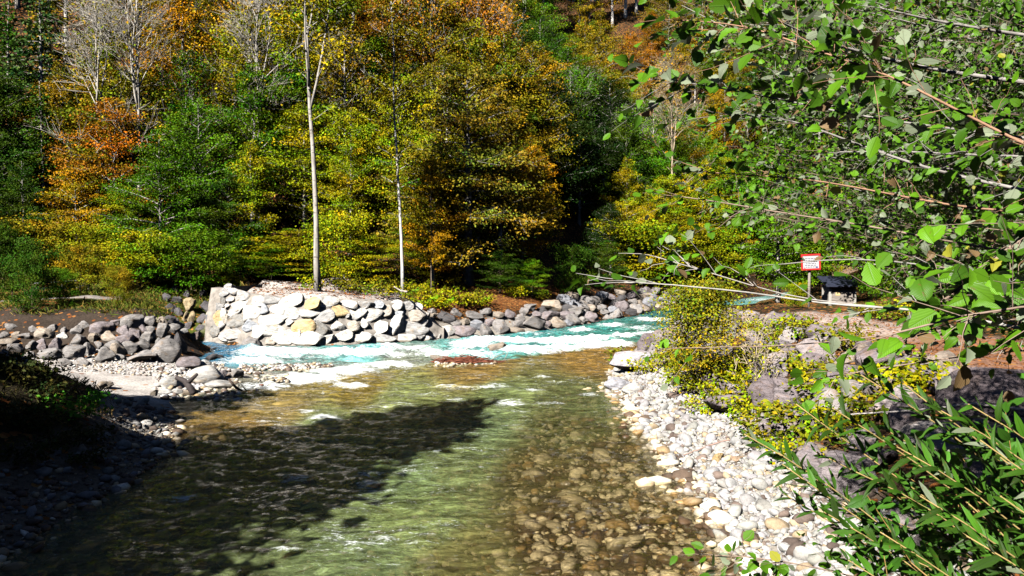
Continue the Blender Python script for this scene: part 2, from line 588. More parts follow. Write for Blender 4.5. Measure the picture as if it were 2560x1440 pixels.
# left terrace, riprap, beach
cp((-18, 33.5, 2.0), (-22, 33, 2.0), (-27, 33, 2.1), (-18, 37, 2.1), (-24, 38, 2.15), (-30, 38, 2.4), (-36, 33, 3), (-24, 42, 2.4), (-19.5, 42, 2.3),
   (-30, 42, 3), (-40, 36, 5), (-60, 30, 14), (-100, 20, 32), (-40, 25, 4), (-60, 10, 12), (-100, -10, 30), (-30, 27, 2.4), (-40, 10, 7), (-40, -10, 7))
for x in (-24, -21, -18, -15.5):
    cp((x, 29.4, .42), (x, 30.6, 1.1), (x, 31.9, 1.85))
cp((-13.8, 30, .45), (-14.2, 31.5, 1.1), (-15, 33.5, 1.6), (-16, 35.8, 1.5), (-17.3, 36.5, 1.4))
for x, y in ((-13.0, 30.6), (-13.6, 33), (-14.7, 35.3), (-15.9, 36.9), (-11.5, 29.4), (-10.2, 27.4), (-9.2, 24.8), (-9.8, 21.6), (-8.3, 18.6), (-7.2, 15.8),
             (-6.9, 12.7), (-6.8, 10), (-6.6, 5), (-6.5, -2), (-6.5, -12)):
    cp((x, y, 0.0))
cp((-13, 28.2, .34), (-16, 27.5, .42), (-20, 28, .5), (-11.4, 26, .26), (-10.8, 23, .2), (-13, 23.5, .38), (-16, 24, .5), (-20, 24, .7), (-12, 21, .35))
for y in (-12, -2, 5, 9, 12, 15):
    cp((-8, y, .28), (-9, y, .95), (-10, y, 1.6), (-11, y, 2.1), (-14, y, 2.7), (-20, y, 3.4), (-28, y, 4.2))
cp((-8.6, 17, .22), (-9.6, 17, .85), (-10.6, 17, 1.55), (-12, 17.3, 2.0), (-9.4, 18.8, .2), (-10.4, 18.8, .75), (-11.6, 19, 1.2), (-14, 19.5, 1.7), (-20, 20, 2.2))
# beds
for y in (-12, -4, 4, 8, 12, 16, 20, 24):
    cp((-5, y, -.5), (-2.5, y, -.55), (0, y, -.4), (2, y, -.24))
cp((-6, 23, -.35), (-7.6, 21, -.25), (-5, 27, -.4), (-1, 28, -.35), (2.5, 27.5, -.3), (3.5, 31, -.25), (-8.3, 28.2, .02), (-7.2, 28.6, .06), (-6.6, 28.5, .0),
   (-2.8, 29.6, .02), (-1.4, 29.8, .04), (-9.5, 31, -.6), (-4, 32, -.6), (-12, 33.5, -.7), (-8, 33.3, -.8), (-3, 34.5, -.8), (1, 37, -.8), (4, 41, -.8), (8, 48, -.8),
   (13, 57, -.8), (20, 66, -.7), (29, 78, -.7), (42, 94, -.6), (0, 33, -.4), (4.5, 35, -.4))
CP = np.array(CP, float)


def rbf_fit(P, lam=0.02):
    X = P[:, :2]
    D = np.linalg.norm(X[:, None] - X[None], axis=2)
    n = len(P)
    A = np.zeros((n + 1, n + 1))
    A[:n, :n] = D - lam * np.eye(n)
    A[:n, n] = A[n, :n] = 1
    b = np.zeros(n + 1)
    b[:n] = P[:, 2]
    return np.linalg.solve(A, b)


WT = rbf_fit(CP)


def rbf(x, y):
    x = np.ravel(x)
    y = np.ravel(y)
    r = np.empty(len(x))
    for k in range(0, len(x), 8000):
        D = np.hypot(x[k:k + 8000, None] - CP[None, :, 0], y[k:k + 8000, None] - CP[None, :, 1])
        r[k:k + 8000] = D @ WT[:-1] + WT[-1]
    return r


def lines(segs):
    o = []
    for a, b, s in segs:
        o.append(np.arange(a, b, s))
    o.append([segs[-1][1]])
    return np.concatenate(o)


GX = lines([(-140, -60, 5), (-60, -26, 1.5), (-26, 17, .24), (17, 40, .8), (40, 160, 5)])
GY = lines([(-68, -12, 4), (-12, 7, 1), (7, 48, .24), (48, 80, .8), (80, 200, 5)])
gx, gy = np.meshgrid(GX, GY)
GZ = rbf(gx, gy)
_n = fbm(xy0(gx, gy, .45, .45), 4, 3)
_n2 = fbm(xy0(gx, gy, 2.2, 2.2), 3, 9)
_land = np.clip(GZ / .5, 0.25, 1)
_hill = np.clip((GZ - 2.6) / 3, 0, 1)
GZ = GZ + _land * (_n * .07 + _n2 * .035) + _hill * fbm(xy0(gx, gy, .2, .2), 4, 21) * .7
GZ = GZ.reshape(gx.shape)


def hgt(x, y):
    x = np.atleast_1d(np.asarray(x, float))
    y = np.atleast_1d(np.asarray(y, float))
    i = np.clip(np.searchsorted(GX, x) - 1, 0, len(GX) - 2)
    j = np.clip(np.searchsorted(GY, y) - 1, 0, len(GY) - 2)
    u = np.clip((x - GX[i]) / (GX[i + 1] - GX[i]), 0, 1)
    v = np.clip((y - GY[j]) / (GY[j + 1] - GY[j]), 0, 1)
    return ((1 - u) * (1 - v) * GZ[j, i] + u * (1 - v) * GZ[j, i + 1] + (1 - u) * v * GZ[j + 1, i] + u * v * GZ[j + 1, i + 1])


def h1(x, y):
    return float(hgt(x, y)[0])


def hit(px, py, d0=4.0, d1=150.0):
    """where a line of sight meets the ground"""
    d = ray(px, py)
    ts = np.exp(np.linspace(math.log(d0), math.log(d1), 1500))
    P = np.array([0, 0, CAMZ]) + ts[:, None] * d
    below = P[:, 2] < hgt(P[:, 0], P[:, 1])
    k = np.argmax(below)
    return P[k] if below[k] else P[-1]


def blobmask(x, y, cx, cy, rx, ry=None):
    ry = ry or rx
    return np.exp(-(((x - cx) / rx) ** 2 + ((y - cy) / ry) ** 2))


def sstep(a, b, v):
    t = np.clip((v - a) / (b - a), 0, 1)
    return t * t * (3 - 2 * t)


# colours of the ground
X, Y, Z = gx.ravel(), gy.ravel(), GZ.ravel()
nz = fbm(xy0(X, Y, .5, .5), 4, 31)
c = np.tile(np.array([.035, .025, .014]), (len(X), 1))  # forest floor, darkened for the shade under the trees
lit = np.full(len(X), .3)


def put(mask, rgb, l=None):
    global c, lit
    m = np.clip(mask, 0, 1)[:, None]
    c = c * (1 - m) + np.array(rgb) * m
    if l is not None:
        lit = lit * (1 - m[:, 0]) + l * m[:, 0]


put(sstep(-.05, .08, .6 - np.abs(Z - .2)) * (Y < 48) * (X > -13), (.42, .38, .33), .03)
put(((Z < -.03) & (Y < 120)) * 1.0, (.1, .07, .035), 0)                                  # bed
put(sstep(28.8, 27.8, Y) * sstep(20.2, 21.6, Y) * sstep(-21, -18, X) * sstep(-8.5, -9.5, X) * (Z > .03), (.62, .57, .53), .03)
put(sstep(17.5, 15, Y) * sstep(-6.2, -7, X) * sstep(-10, -9, X) * (Z < .8), (.2, .16, .12), .1)
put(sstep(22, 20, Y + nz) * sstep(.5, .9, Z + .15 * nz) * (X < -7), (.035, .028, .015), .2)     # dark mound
put(sstep(30.8, 32.4, Y + .6 * nz) * (X < -15) * sstep(45, 43, Y), (.07, .085, .014), .3)       # grass terrace
pth = np.abs(Y - (34.6 + .22 * (X + 22))) < .55
put(sstep(28.6, 29.2, Y) * sstep(33, 32, Y + .5 * nz) * sstep(-26, -24, X) * sstep(-12.6, -13.2, X), (.06, .045, .035), .1)
put(pth * sstep(-27, -25, X) * sstep(-18, -19, X), (.4, .36, .33), .05)
wy = np.interp(X, WALLX, WALLY)
wt = sstep(.7, 1.1, Y - wy) * sstep(10.2, 9.6, Y - wy + .5 * nz) * sstep(-15.6, -15, X)
wt2 = wt * sstep(-3.5, -5.0, X + .35 * (Y - wy) + .5 * nz)
put(wt2, (.56, .5, .46), .18)
put(sstep(.8, 1.4, Z) * (X > -5.5) * sstep(54, 50, Y - X) * (Y > 37) * sstep(1.8, 2.6, Y - wy - .1 * X) * (X < 4) * (1 - wt2), (.16, .07, .025), .75)
rb = sstep(4.6, 5.2, X + .5 * nz) * sstep(34, 32, Y - .4 * (X - 6)) * (X < 9.2)
put(rb, (.09, .055, .03), .4)
put(sstep(8.3, 8.9, X + .3 * nz) * sstep(13.2, 12.6, X + .3 * nz) * sstep(33, 31, Y), (.5, .4, .35), .25)
put(sstep(9.3, 9.9, X) * sstep(13.2, 12.6, X) * sstep(24, 20, Y), (.32, .17, .11), .5)
put(sstep(13, 14, X + .5 * nz) * sstep(60, 55, Y) * (Z < 4), (.07, .06, .02), .5)
put(sstep(95, 99, Y) * sstep(28, 31, X) * sstep(58, 54, X) * (Z < 14), (.2, .14, .1), .15)      # bare eroded slope
gm = []
nx_, ny_ = len(GX), len(GY)
ii = (np.arange(ny_ - 1)[:, None] * nx_ + np.arange(nx_ - 1)[None]).ravel()
quad = np.stack([ii, ii + 1, ii + 1 + nx_, ii + nx_], 1)
gmesh = mk_mesh('ground', np.stack([X, Y, Z], 1), [quad], c, None, True, [GROUND])
at = gmesh.attributes.new('litter', 'FLOAT', 'POINT')
at.data.foreach_set('value', lit.astype(np.float32))
tag(link('ground', gmesh), None, None, None, 'structure')

# ================================================================ water
WX = lines([(-19, -9, .13), (-9, 4, .075), (4, 16, .13), (16, 62, .7)])
WY = lines([(-12, 8, .8), (8, 26, .075), (26, 46, .11), (46, 70, .3), (70, 120, 1.2)])
wx, wyg = np.meshgrid(WX, WY)
wx, wyg = wx.ravel(), wyg.ravel()
PX, PY, _ = proj(np.stack([wx, wyg, np.zeros_like(wx)], 1))
near = wyg < 6.5
PX = np.where(near, 1280 + wx * 280, PX)
PY = np.where(near, 1440 + (6.5 - wyg) * 200, PY)
bx = [300, 430, 560, 650, 740, 850, 1000, 1090, 1230, 1330, 1480, 1600, 1700]
by = [1010, 1003, 990, 982, 962, 940, 920, 914, 905, 890, 868, 861, 845]
BY = np.interp(PX, bx, by)
side = PY - BY + 5 * vnoise(xy0(wx, wyg, 1.1, 1.1), 5) + 3 * vnoise(xy0(wx, wyg, 4, 4), 6)     # >0: side stream
fn = fbm(xy0(wx, wyg, .8, 1.2), 3, 41)


def anchors(lst, px, py, p=2.2, sy=2.0):
    A = np.array(lst, float)
    d = (px[:, None] - A[None, :, 0]) ** 2 + (sy * (py[:, None] - A[None, :, 1])) ** 2 + 400
    wgt = d ** (-p)
    wgt /= wgt.sum(1)[:, None]
    v = wgt @ A[:, 2:]
    return v


def lin(v):
    v = np.asarray(v, float) / 255
    return np.where(v < .04045, v / 12.92, ((v + .055) / 1.055) ** 2.4)


MAINC = [(480, 862, 20, 110, 150, 1), (560, 872, 20, 100, 145, 1), (640, 890, 60, 165, 185, 1), (900, 880, 90, 195, 195, 1), (1200, 855, 100, 195, 190, 1), (1400, 850, 60, 165, 155, 1),
         (1500, 810, 45, 140, 128, 1), (1650, 785, 30, 125, 125, 1), (1450, 870, 95, 160, 140, .95), (1620, 840, 70, 140, 120, .95), (1800, 770, 110, 190, 180, 1), (1950, 745, 130, 195, 190, 1),
         (700, 905, 110, 165, 160, .9), (1000, 915, 150, 160, 135, .8), (700, 950, 170, 165, 140, .55), (620, 975, 150, 140, 110, .4), (900, 930, 190, 195, 180, .7), (1350, 825, 60, 165, 165, 1)]
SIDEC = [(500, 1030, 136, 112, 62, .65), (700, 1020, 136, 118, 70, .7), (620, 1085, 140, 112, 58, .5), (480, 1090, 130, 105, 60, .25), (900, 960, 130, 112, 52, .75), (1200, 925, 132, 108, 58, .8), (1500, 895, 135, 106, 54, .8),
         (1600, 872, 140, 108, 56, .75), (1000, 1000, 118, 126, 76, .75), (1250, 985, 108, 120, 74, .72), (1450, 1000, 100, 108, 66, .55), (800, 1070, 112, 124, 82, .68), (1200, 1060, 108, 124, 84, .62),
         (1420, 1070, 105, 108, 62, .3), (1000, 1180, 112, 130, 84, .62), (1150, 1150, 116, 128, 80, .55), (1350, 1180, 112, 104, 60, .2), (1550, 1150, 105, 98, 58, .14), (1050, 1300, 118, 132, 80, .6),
         (900, 1400, 112, 128, 84, .6), (1180, 1400, 125, 122, 72, .32), (1400, 1350, 120, 100, 58, .08), (1700, 1350, 120, 100, 58, .05), (600, 1300, 105, 118, 78, .45), (300, 1350, 100, 112, 76, .4), (500, 1180, 112, 112, 70, .4)]  # last anchors less turbid, to deepen the tree shadow on the stream
mc = anchors(MAINC, PX, PY)
mc[:, :3] = mc[:, :3] * .82 + 32
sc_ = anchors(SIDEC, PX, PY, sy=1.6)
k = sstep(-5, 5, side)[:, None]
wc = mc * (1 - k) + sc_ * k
FOAM = [(540, 852, 55, 6, .8), (700, 884, 120, 10, 1), (630, 905, 90, 9, .7), (880, 886, 130, 11, .9), (770, 945, 110, 13, .8), (860, 930, 90, 11, .85), (660, 968, 80, 13, .5), (960, 915, 110, 9, .65),
        (1180, 866, 60, 10, .95), (1260, 852, 100, 9, .9), (1150, 886, 100, 9, .8), (1330, 880, 90, 8, .9), (1420, 855, 110, 6, .95), (1480, 846, 80, 6, .8), (1560, 840, 34, 6, .8), (1620, 836, 60, 5, .7),
        (1400, 872, 70, 6, .8), (1480, 866, 50, 6, .95), (1545, 862, 45, 7, .95), (1640, 800, 60, 4, .75), (1530, 815, 40, 5, .75), (1600, 822, 40, 4, .6), (1450, 826, 30, 5, .6), (1000, 872, 110, 6, .55),
        (1090, 880, 60, 7, .55), (1860, 775, 60, 4, .6), (1910, 752, 60, 4, .45), (1330, 838, 60, 4, .4), (1560, 905, 34, 6, .7), (600, 860, 70, 4, .4), (480, 845, 40, 5, .6),
        (880, 965, 55, 8, .8), (812, 1045, 48, 12, .75), (775, 1030, 40, 6, .5), (1140, 968, 60, 6, .55), (1230, 966, 60, 7, .6), (1140, 1000, 34, 6, .5), (1000, 1015, 70, 6, .4), (720, 1060, 70, 7, .42),
        (1360, 946, 34, 5, .55), (1330, 976, 44, 6, .55), (1480, 986, 44, 5, .5), (1270, 1012, 60, 9, .55), (1370, 1010, 50, 8, .45), (930, 1185, 60, 12, .45), (740, 1195, 60, 16, .5), (450, 1240, 70, 10, .48),
        (640, 1130, 90, 9, .42), (900, 1365, 60, 22, .55), (830, 1340, 40, 18, .45), (960, 1350, 34, 18, .5), (720, 1380, 40, 12, .5), (1050, 1105, 60, 10, .38), (920, 1212, 40, 14, .5), (1020, 1170, 44, 12, .36),
        (1080, 1040, 50, 6, .35), (1180, 1090, 50, 8, .35), (1100, 1230, 50, 12, .36), (560, 1120, 60, 6, .3), (560, 1000, 60, 5, .35)]
foam = np.zeros(len(wx))
for fx, fy, rx, ry, s in FOAM:
    foam = np.maximum(foam, s * np.exp(-(((PX - fx) / rx) ** 2 + ((PY - fy) / ry) ** 2) ** 1.3))
foam = np.clip(foam + .10 * (k[:, 0] < .5) + .10 * np.clip(fn, -.5, 1), 0, 1)
foam = np.where(near, .2, np.maximum(foam, k[:, 0] * (.16 + .14 * np.clip(fn, -1, 1)) * np.clip(wc[:, 3] * 2.2 - .3, .25, 1)))  # low foam level over the side stream, its flecks also painting sparkles
hw = rbf(wx, wyg)
amp = .05 + .05 * (1 - k[:, 0])
crest = fbm(xy0(wx, wyg + .35 * wx, .9, 2.2), 4, 51)
fine = fbm(xy0(wx, wyg, 3.2, 5.0), 3, 61)
wz = amp * (crest * .9 + .45 * fine) + .10 * foam * (1 - .5 * k[:, 0]) * (1 + .6 * fine)
wz -= .22 * blobmask(wx, wyg, -13.0, 33.2, 1.1, .7) - .2 * blobmask(wx, wyg, -11.7, 33.4, .6, 1.0)
wz += .12 * blobmask(wx, wyg, -6.3, 33.6, 1.2, .8) + .16 * blobmask(wx, wyg, -.5, 33.4, 1.4, .7)
wz *= np.clip(.25 + np.clip(-hw, 0, .3) / .3, 0, 1)
wz = np.where(wyg > 60, wz + (wyg - 60) * .004, wz)
mx, my = len(WX), len(WY)
ii = (np.arange(my - 1)[:, None] * mx + np.arange(mx - 1)[None]).ravel()
quad = np.stack([ii, ii + 1, ii + 1 + mx, ii + mx], 1)
keep = (hw[quad].min(1) < .12)
quad = quad[keep]
used = np.unique(quad)
remap = np.full(len(wx), -1)
remap[used] = np.arange(len(used))
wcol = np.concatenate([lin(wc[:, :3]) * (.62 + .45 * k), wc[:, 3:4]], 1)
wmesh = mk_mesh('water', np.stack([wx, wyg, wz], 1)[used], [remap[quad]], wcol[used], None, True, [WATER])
at = wmesh.attributes.new('foam', 'FLOAT', 'POINT')
at.data.foreach_set('value', foam[used].astype(np.float32))
tag(link('water', wmesh), None, None, None, 'structure')

# ================================================================ stones
import bmesh


def ico(sub):
    bm = bmesh.new()
    bmesh.ops.create_icosphere(bm, subdivisions=sub, radius=1.0)
    bm.verts.ensure_lookup_table()
    V = np.array([v.co[:] for v in bm.verts])
    Fc = np.array([[v.index for v in f.verts] for f in bm.faces])
    bm.free()
    return V, Fc


ICO = {s: ico(s) for s in (1, 2, 3, 4)}


def rock(seed, sub=4, cuts=9, depth=(.42, .76), rough=.09):
    rg = np.random.default_rng(seed)
    V, Fc = ICO[sub]
    V = V.copy()
    for k in range(cuts):
        n = unit(rg.normal(size=3))
        d = rg.uniform(*depth)
        o = V @ n - d
        V -= np.clip(o, 0, None)[:, None] * n * .93
    V += unit(V) * (fbm(V * 1.5 + seed, 3, seed) * rough)[:, None]
    V += unit(V) * (fbm(V * 5 + seed, 2, seed + 5) * rough * .3)[:, None]
    V -= (V.max(0) + V.min(0)) / 2
    V /= (V.max(0) - V.min(0)) / 2
    return V, Fc


ROCKS = [mk_mesh('boulder', *(lambda r: (r[0], [r[1]]))(rock(100 + k, 4, 13 + k % 5)), None, None, True, [ROCK]) for k in range(12)]
ROUND = [mk_mesh('boulder', *(lambda r: (r[0], [r[1]]))(rock(200 + k, 4, 7, (.72, .93), .07)), None, None, True, [ROCK]) for k in range(5)]
PEBB = [rock(300 + k, 2, 6, (.6, .9), .08) for k in range(6)]
PEBS = [(rock(330 + k, 1, 4, (.7, .95), .05)) for k in range(6)]


def stones(name, pos, size, col, rng, flat=(.45, .8), base=PEBS, sink=.25):
    """many loose small stones, one object of stuff"""
    Vs, Fs, Cs, n = [], [], [], 0
    which = rng.integers(0, len(base), len(pos))
    for k, (bV, bF) in enumerate(base):
        m = which == k
        if not m.any():
            continue
        N = m.sum()
        a = rng.uniform(0, 6.28, N)
        Rm = np.zeros((N, 3, 3))
        Rm[:, 0, 0] = np.cos(a)
        Rm[:, 0, 1] = -np.sin(a)
        Rm[:, 1, 0] = np.sin(a)
        Rm[:, 1, 1] = np.cos(a)
        Rm[:, 2, 2] = 1
        tl = rng.normal(0, .25, (N, 2))
        Rm[:, 2, 0] = tl[:, 0]
        Rm[:, 2, 1] = tl[:, 1]
        s = size[m][:, None] * np.stack([rng.uniform(.8, 1.25, N), rng.uniform(.65, 1, N), rng.uniform(*flat, N)], 1) * .5
        p = pos[m].copy()
        p[:, 2] += s[:, 2] * (1 - 2 * sink)
        V, F_, C = scatter(bV, [bF], p, Rm, s, col[m])
        Vs.append(V)
        Fs.append(F_[0] + n)
        Cs.append(C)
        n += len(V)
    return mk_mesh(name, np.concatenate(Vs), [np.concatenate(Fs)], np.concatenate(Cs), None, True, [PEB])


def stone_cols(n, rng, warm=.15, dark=.1, base=.62):
    g = base * rng.uniform(.75, 1.15, n)
    C = np.stack([g, g * rng.uniform(.94, 1.0, n), g * rng.uniform(.86, 1.0, n)], 1)
    w = rng.random(n) < warm
    C[w] = np.array([.52, .4, .26]) * rng.uniform(.6, 1.2, (w.sum(), 1))
    d = rng.random(n) < dark
    C[d] = np.array([.16, .12, .1]) * rng.uniform(.6, 1.3, (d.sum(), 1))
    return np.clip(C, 0, .82)


rg = np.random.default_rng(5)
# pale pebble beach on the right
n = 13000
y = 7.5 + (27.5 - 7.5) * rg.random(n) ** 1.15
x = rg.uniform(2.75, 5.4, n)
z = hgt(x, y)
ok = (z > -.1) & (z < .62 + .2 * rg.random(n)) & (x < 5.0 + .35 * rg.random(n) + .12 * np.clip(y - 24, 0, 9))
x, y, z = x[ok], y[ok], z[ok]
s = np.clip(.04 * np.exp(rg.normal(.5, .62, len(x))), .035, .32)
me = stones('pebbles', np.stack([x, y, z], 1), s, stone_cols(len(x), rg, .1, .12, .4), rg, base=PEBB)
tag(link('pebbles', me), 'pale pebbles of the narrow beach along the water under the bushy right bank', 'pebbles', None, 'stuff')
big = s > .2
# stones lying on the bed of the clear stream
n = 20000
y = 8 + 18 * rg.random(n) ** 1.25
x = rg.uniform(-8.5, 3.4, n)
z = hgt(x, y)
ok = (z < .05) & ((x > -1 + .12 * (y - 9) + rg.normal(0, 1.4, n)) | (rg.random(n) < .25))
x, y, z = x[ok], y[ok], z[ok]
s = np.clip(.055 * np.exp(rg.normal(.5, .62, len(x))), .045, .5)
C = stone_cols(len(x), rg, .2, .3, .95) * np.array([1.0, .93, .8])
me = stones('riverbed_stones', np.stack([x, y, z], 1), s, C, rg, (.35, .65), sink=.2)
tag(link('riverbed_stones', me), 'brown and cream stones seen through the clear shallow water', 'stones', None, 'stuff')
# gravel of the left shore, the little bar and the spit
P_, S_, C_ = [], [], []
n = 5200
y = rg.uniform(9, 20, n)
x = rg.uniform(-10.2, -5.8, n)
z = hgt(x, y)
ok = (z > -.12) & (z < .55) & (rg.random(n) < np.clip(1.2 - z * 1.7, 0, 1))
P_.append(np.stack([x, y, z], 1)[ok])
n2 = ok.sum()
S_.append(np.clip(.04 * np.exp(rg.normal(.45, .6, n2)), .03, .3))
C_.append(stone_cols(n2, rg, .2, .4, .27))  # shore stones coloured darker than the bars, shade painted in
for px0, px1, py0, py1, m in ((600, 830, 908, 926, 420), (560, 660, 925, 935, 60), (640, 720, 938, 952, 50), (1080, 1240, 900, 914, 120), (390, 600, 940, 1000, 500), (150, 560, 905, 960, 1600)):
    for _ in range(m):
        p = at_z(rg.uniform(px0, px1), rg.uniform(py0, py1), .03)
        P_.append(np.array([[p[0], p[1], max(h1(p[0], p[1]), -.03)]]))
        S_.append(np.array([rg.uniform(.05, .24) if py0 < 950 and px0 > 160 else rg.uniform(.03, .12)]))
        C_.append(stone_cols(1, rg, .15, .2, .55))
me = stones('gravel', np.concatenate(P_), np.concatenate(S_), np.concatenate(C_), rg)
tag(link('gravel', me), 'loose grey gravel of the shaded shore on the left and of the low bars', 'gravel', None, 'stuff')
# ================================================================ stone wall
WALL = thing('stone_wall', 'high retaining wall of pale boulders set in mortar across the turquoise river', 'stone wall', (-9.5, 35.4, 0))
INV = np.array([-9.5, 35.4, 0.0])
us = np.arange(-14.95, -3.3, .16)
vs = np.linspace(0, 1, 22)
U, Vv = np.meshgrid(us, vs)
T = np.interp(U, WALLX, WALLT)
Zw = -.5 + (T + .5) * Vv
Yw = np.interp(U, WALLX, WALLY) + .4 * Zw
wn = fbm(np.stack([U.ravel(), Zw.ravel(), 0 * Zw.ravel()], 1) * 2.3, 4, 77).reshape(U.shape)
Yw = Yw - wn * .06
Vw = np.stack([U, Yw, Zw], -1).reshape(-1, 3)
nu, nv = len(us), len(vs)
ii = (np.arange(nv - 1)[:, None] * nu + np.arange(nu - 1)[None]).ravel()
fw = np.stack([ii, ii + 1, ii + 1 + nu, ii + nu], 1)
top = Vw[-nu:] + np.array([0, 1.1, .0])
side = Vw[::nu] + np.array([.9, 5.0, 0])
n0 = len(Vw)
n1_ = n0 + nu
ft = np.stack([np.arange(n0 - nu, n0 - 1), np.arange(n0 - nu + 1, n0), np.arange(n0, n0 + nu - 1) + 1, np.arange(n0, n0 + nu - 1)], 1)
fs = np.stack([np.arange(0, nv - 1) * nu, np.arange(1, nv) * nu, n1_ + np.arange(1, nv), n1_ + np.arange(0, nv - 1)], 1)
MORTAR = m_plain('mortar', (.3, .27, .24), .95, 0, .5, 3.0)


def wstone(seed):
    V, Fc = rock(seed, 4, 13, (.5, .8), .06)
    V = np.sign(V) * np.abs(V) ** .85
    f = -.42 + .18 * V[:, 0] * math.sin(seed) + .18 * V[:, 2] * math.cos(seed * 2.0) + .06 * fbm(V * 2.0, 3, seed)
    V[:, 1] = np.maximum(V[:, 1], f)
    return V, Fc


WSTN = [mk_mesh('stone', *(lambda r: (r[0], [r[1]]))(wstone(500 + k)), None, None, True, [ROCK]) for k in range(10)]
link('mortar', mk_mesh('mortar', np.concatenate([Vw, top, side]) - INV, [fw, ft, fs], None, None, True, [MORTAR]), WALL)
WS = """584 730 24 18 g|611 741 39 24 g|645 754 34 29 w|603 766 38 22 w|684 753 43 21 g|730 754 51 27 w|579 751 20 13 w|589 783 32 18 w|631 784 52 34 w|663 778 24 29 b
698 774 40 27 w|735 782 44 30 w|779 761 44 33 y|775 787 44 19 w|820 757 46 34 w|812 794 42 25 g|594 805 45 30 d|626 816 31 28 b|680 804 74 28 w|726 808 22 21 w|759 816 51 33 y
806 821 37 28 d|581 836 55 28 g|650 833 33 31 w|688 827 47 31 w|709 846 47 33 w|764 849 74 34 w|821 850 31 22 w|676 857 27 15 t|849 783 47 36 y|873 761 40 21 w|912 762 38 18 g|944 762 27 21 b
894 787 37 28 w|931 790 46 33 w|961 779 31 26 t|994 766 28 25 w|995 791 26 22 b|1034 792 50 29 t|842 817 36 29 w|879 817 36 26 t|912 811 24 19 w|949 819 38 33 w|985 815 44 40 w|1036 827 58 37 g
860 842 38 22 w|903 845 50 24 w|957 849 54 24 g|1009 848 53 20 w|571 768 15 14 w|742 835 22 22 w|662 800 18 14 w|870 790 14 14 g|565 800 14 22 t|553 770 18 21 g|551 797 26 38 y|538 830 24 26 d|563 733 22 22 g|560 786 18 22 w|556 815 26 26 g|562 842 26 26 g|560 752 18 18 d|570 718 24 16 g|1052 835 30 30 g|1058 810 24 22 w|1020 765 26 20 g|1045 770 22 18 w|1062 790 22 20 g|1066 850 24 16 w"""
TONE = {'w': (.8, .78, .74), 'g': (.55, .54, .53), 'b': (.5, .53, .58), 'd': (.36, .35, .33), 'y': (.72, .55, .3), 't': (.6, .54, .47)}
rg = np.random.default_rng(8)
for k, s in enumerate(WS.replace('\n', '|').split('|')):
    px, py, w_, h_, tn = s.split()
    px, py, w_, h_ = float(px), float(py), float(w_), float(h_)
    y = 36.0
    for _ in range(8):
        p = at_y(px, py, y)
        y = .5 * y + .5 * float(np.interp(p[0], WALLX, WALLY) + .4 * p[2])
    p = at_y(px, py, y)
    sc = y / F
    o = link('stone', WSTN[k % 10], WALL, p - INV + [0, .06, 0],
             (-.35 + rg.normal(0, .08), rg.uniform(-.35, .35), rg.normal(0, .12)),
             (w_ * sc * .63, .46, h_ * sc * .66), np.array(TONE[tn]) * rg.uniform(.92, 1.08))

# ================================================================ loose boulders
BOULD = []      # px, py, w, h, tone, region


def boulder(px, py, w_, h_, tone, sink=.12, rnd=False, dep=.8, lab=None, group=None, P=None, name='boulder'):
    if P is None:
        P = hit(px, py + h_ * .42)
    d = P[1]
    W, H = w_ * d / F, h_ * d / F
    me = (ROUND if rnd else ROCKS)[int(rg.integers(0, 5 if rnd else 12))]
    o = link(name, me, None, (P[0], P[1] + W * dep * .25, P[2] + H * (.5 - sink)),
             (rg.normal(0, .12), rg.normal(0, .18), rg.choice([0, math.pi]) + rg.normal(0, .3)),
             (W * .54, max(W, H) * dep * .5, H * .58), np.array(tone) * rg.uniform(.85, 1.15))
    tag(o, lab, 'boulder', group)
    o['_p'] = (px, py, w_ * h_)
    return o


PG, PU, TN, WH, DK = (.33, .31, .3), (.3, .26, .27), (.4, .34, .28), (.6, .58, .55), (.1, .095, .1)
LEFT = """103 835 40 22 t|17 857 36 18 t|75 863 28 24 g|98 862 28 26 p|33 870 33 20 g|137 865 34 28 p|188 853 48 26 g|120 887 50 27 g|180 883 46 32 g|250 823 46 30 p|230 845 24 20 t|268 843 44 24 t
187 828 25 22 g|245 865 25 20 g|253 890 46 34 g|282 873 40 36 g|153 907 36 17 g|205 907 34 15 g|80 823 25 14 g|72 888 25 16 g|25 818 27 14 g|153 840 26 15 w|217 873 24 28 g|327 805 46 30 g|370 805 27 22 g
356 822 18 16 p|375 825 20 17 g|402 827 27 32 g|307 827 31 24 p|335 836 27 27 p|367 844 34 28 g|310 851 36 25 p|350 866 34 28 g|319 872 33 28 g|291 877 27 36 t|347 894 62 24 g|420 849 22 16 g|446 859 20 44 d
210 812 26 16 g|285 808 24 15 p|130 820 24 14 g|60 842 26 14 g|5 885 30 18 g|395 855 20 18 g|48 905 40 20 g|300 895 22 14 g"""
tones = {'g': PG, 'p': PU, 't': TN, 'w': WH, 'd': DK, 'b': (.36, .37, .41)}
WORD = {'g': 'grey', 'p': 'purplish grey', 't': 'tan', 'w': 'pale whitish', 'd': 'dark grey', 'b': 'bluish grey'}


def rows(lst, edges, where, names, frm, group):
    """place a list of stones and describe each by its course and its order along it"""
    it = []
    for s in lst.replace('\n', '|').split('|'):
        a = s.split()
        it.append((float(a[0]), float(a[1]), float(a[2]), float(a[3]), a[4]))
    for r in range(len(names)):
        lo, hi = edges[r], edges[r + 1]
        row = sorted([i for i in it if lo <= edgev(i, where) < hi])
        for k, i in enumerate(row):
            big = 'large ' if i[2] * i[3] > 1400 else 'small ' if i[2] * i[3] < 480 else ''
            q_ = 1.18 if 'left' in where else 1.0
            boulder(i[0], i[1], i[2] * q_, i[3] * q_, tones[i[4]], lab=f'{big}{WORD[i[4]]} boulder, {names[r]} of {where}, {ORD[k]} {frm}', group=group)


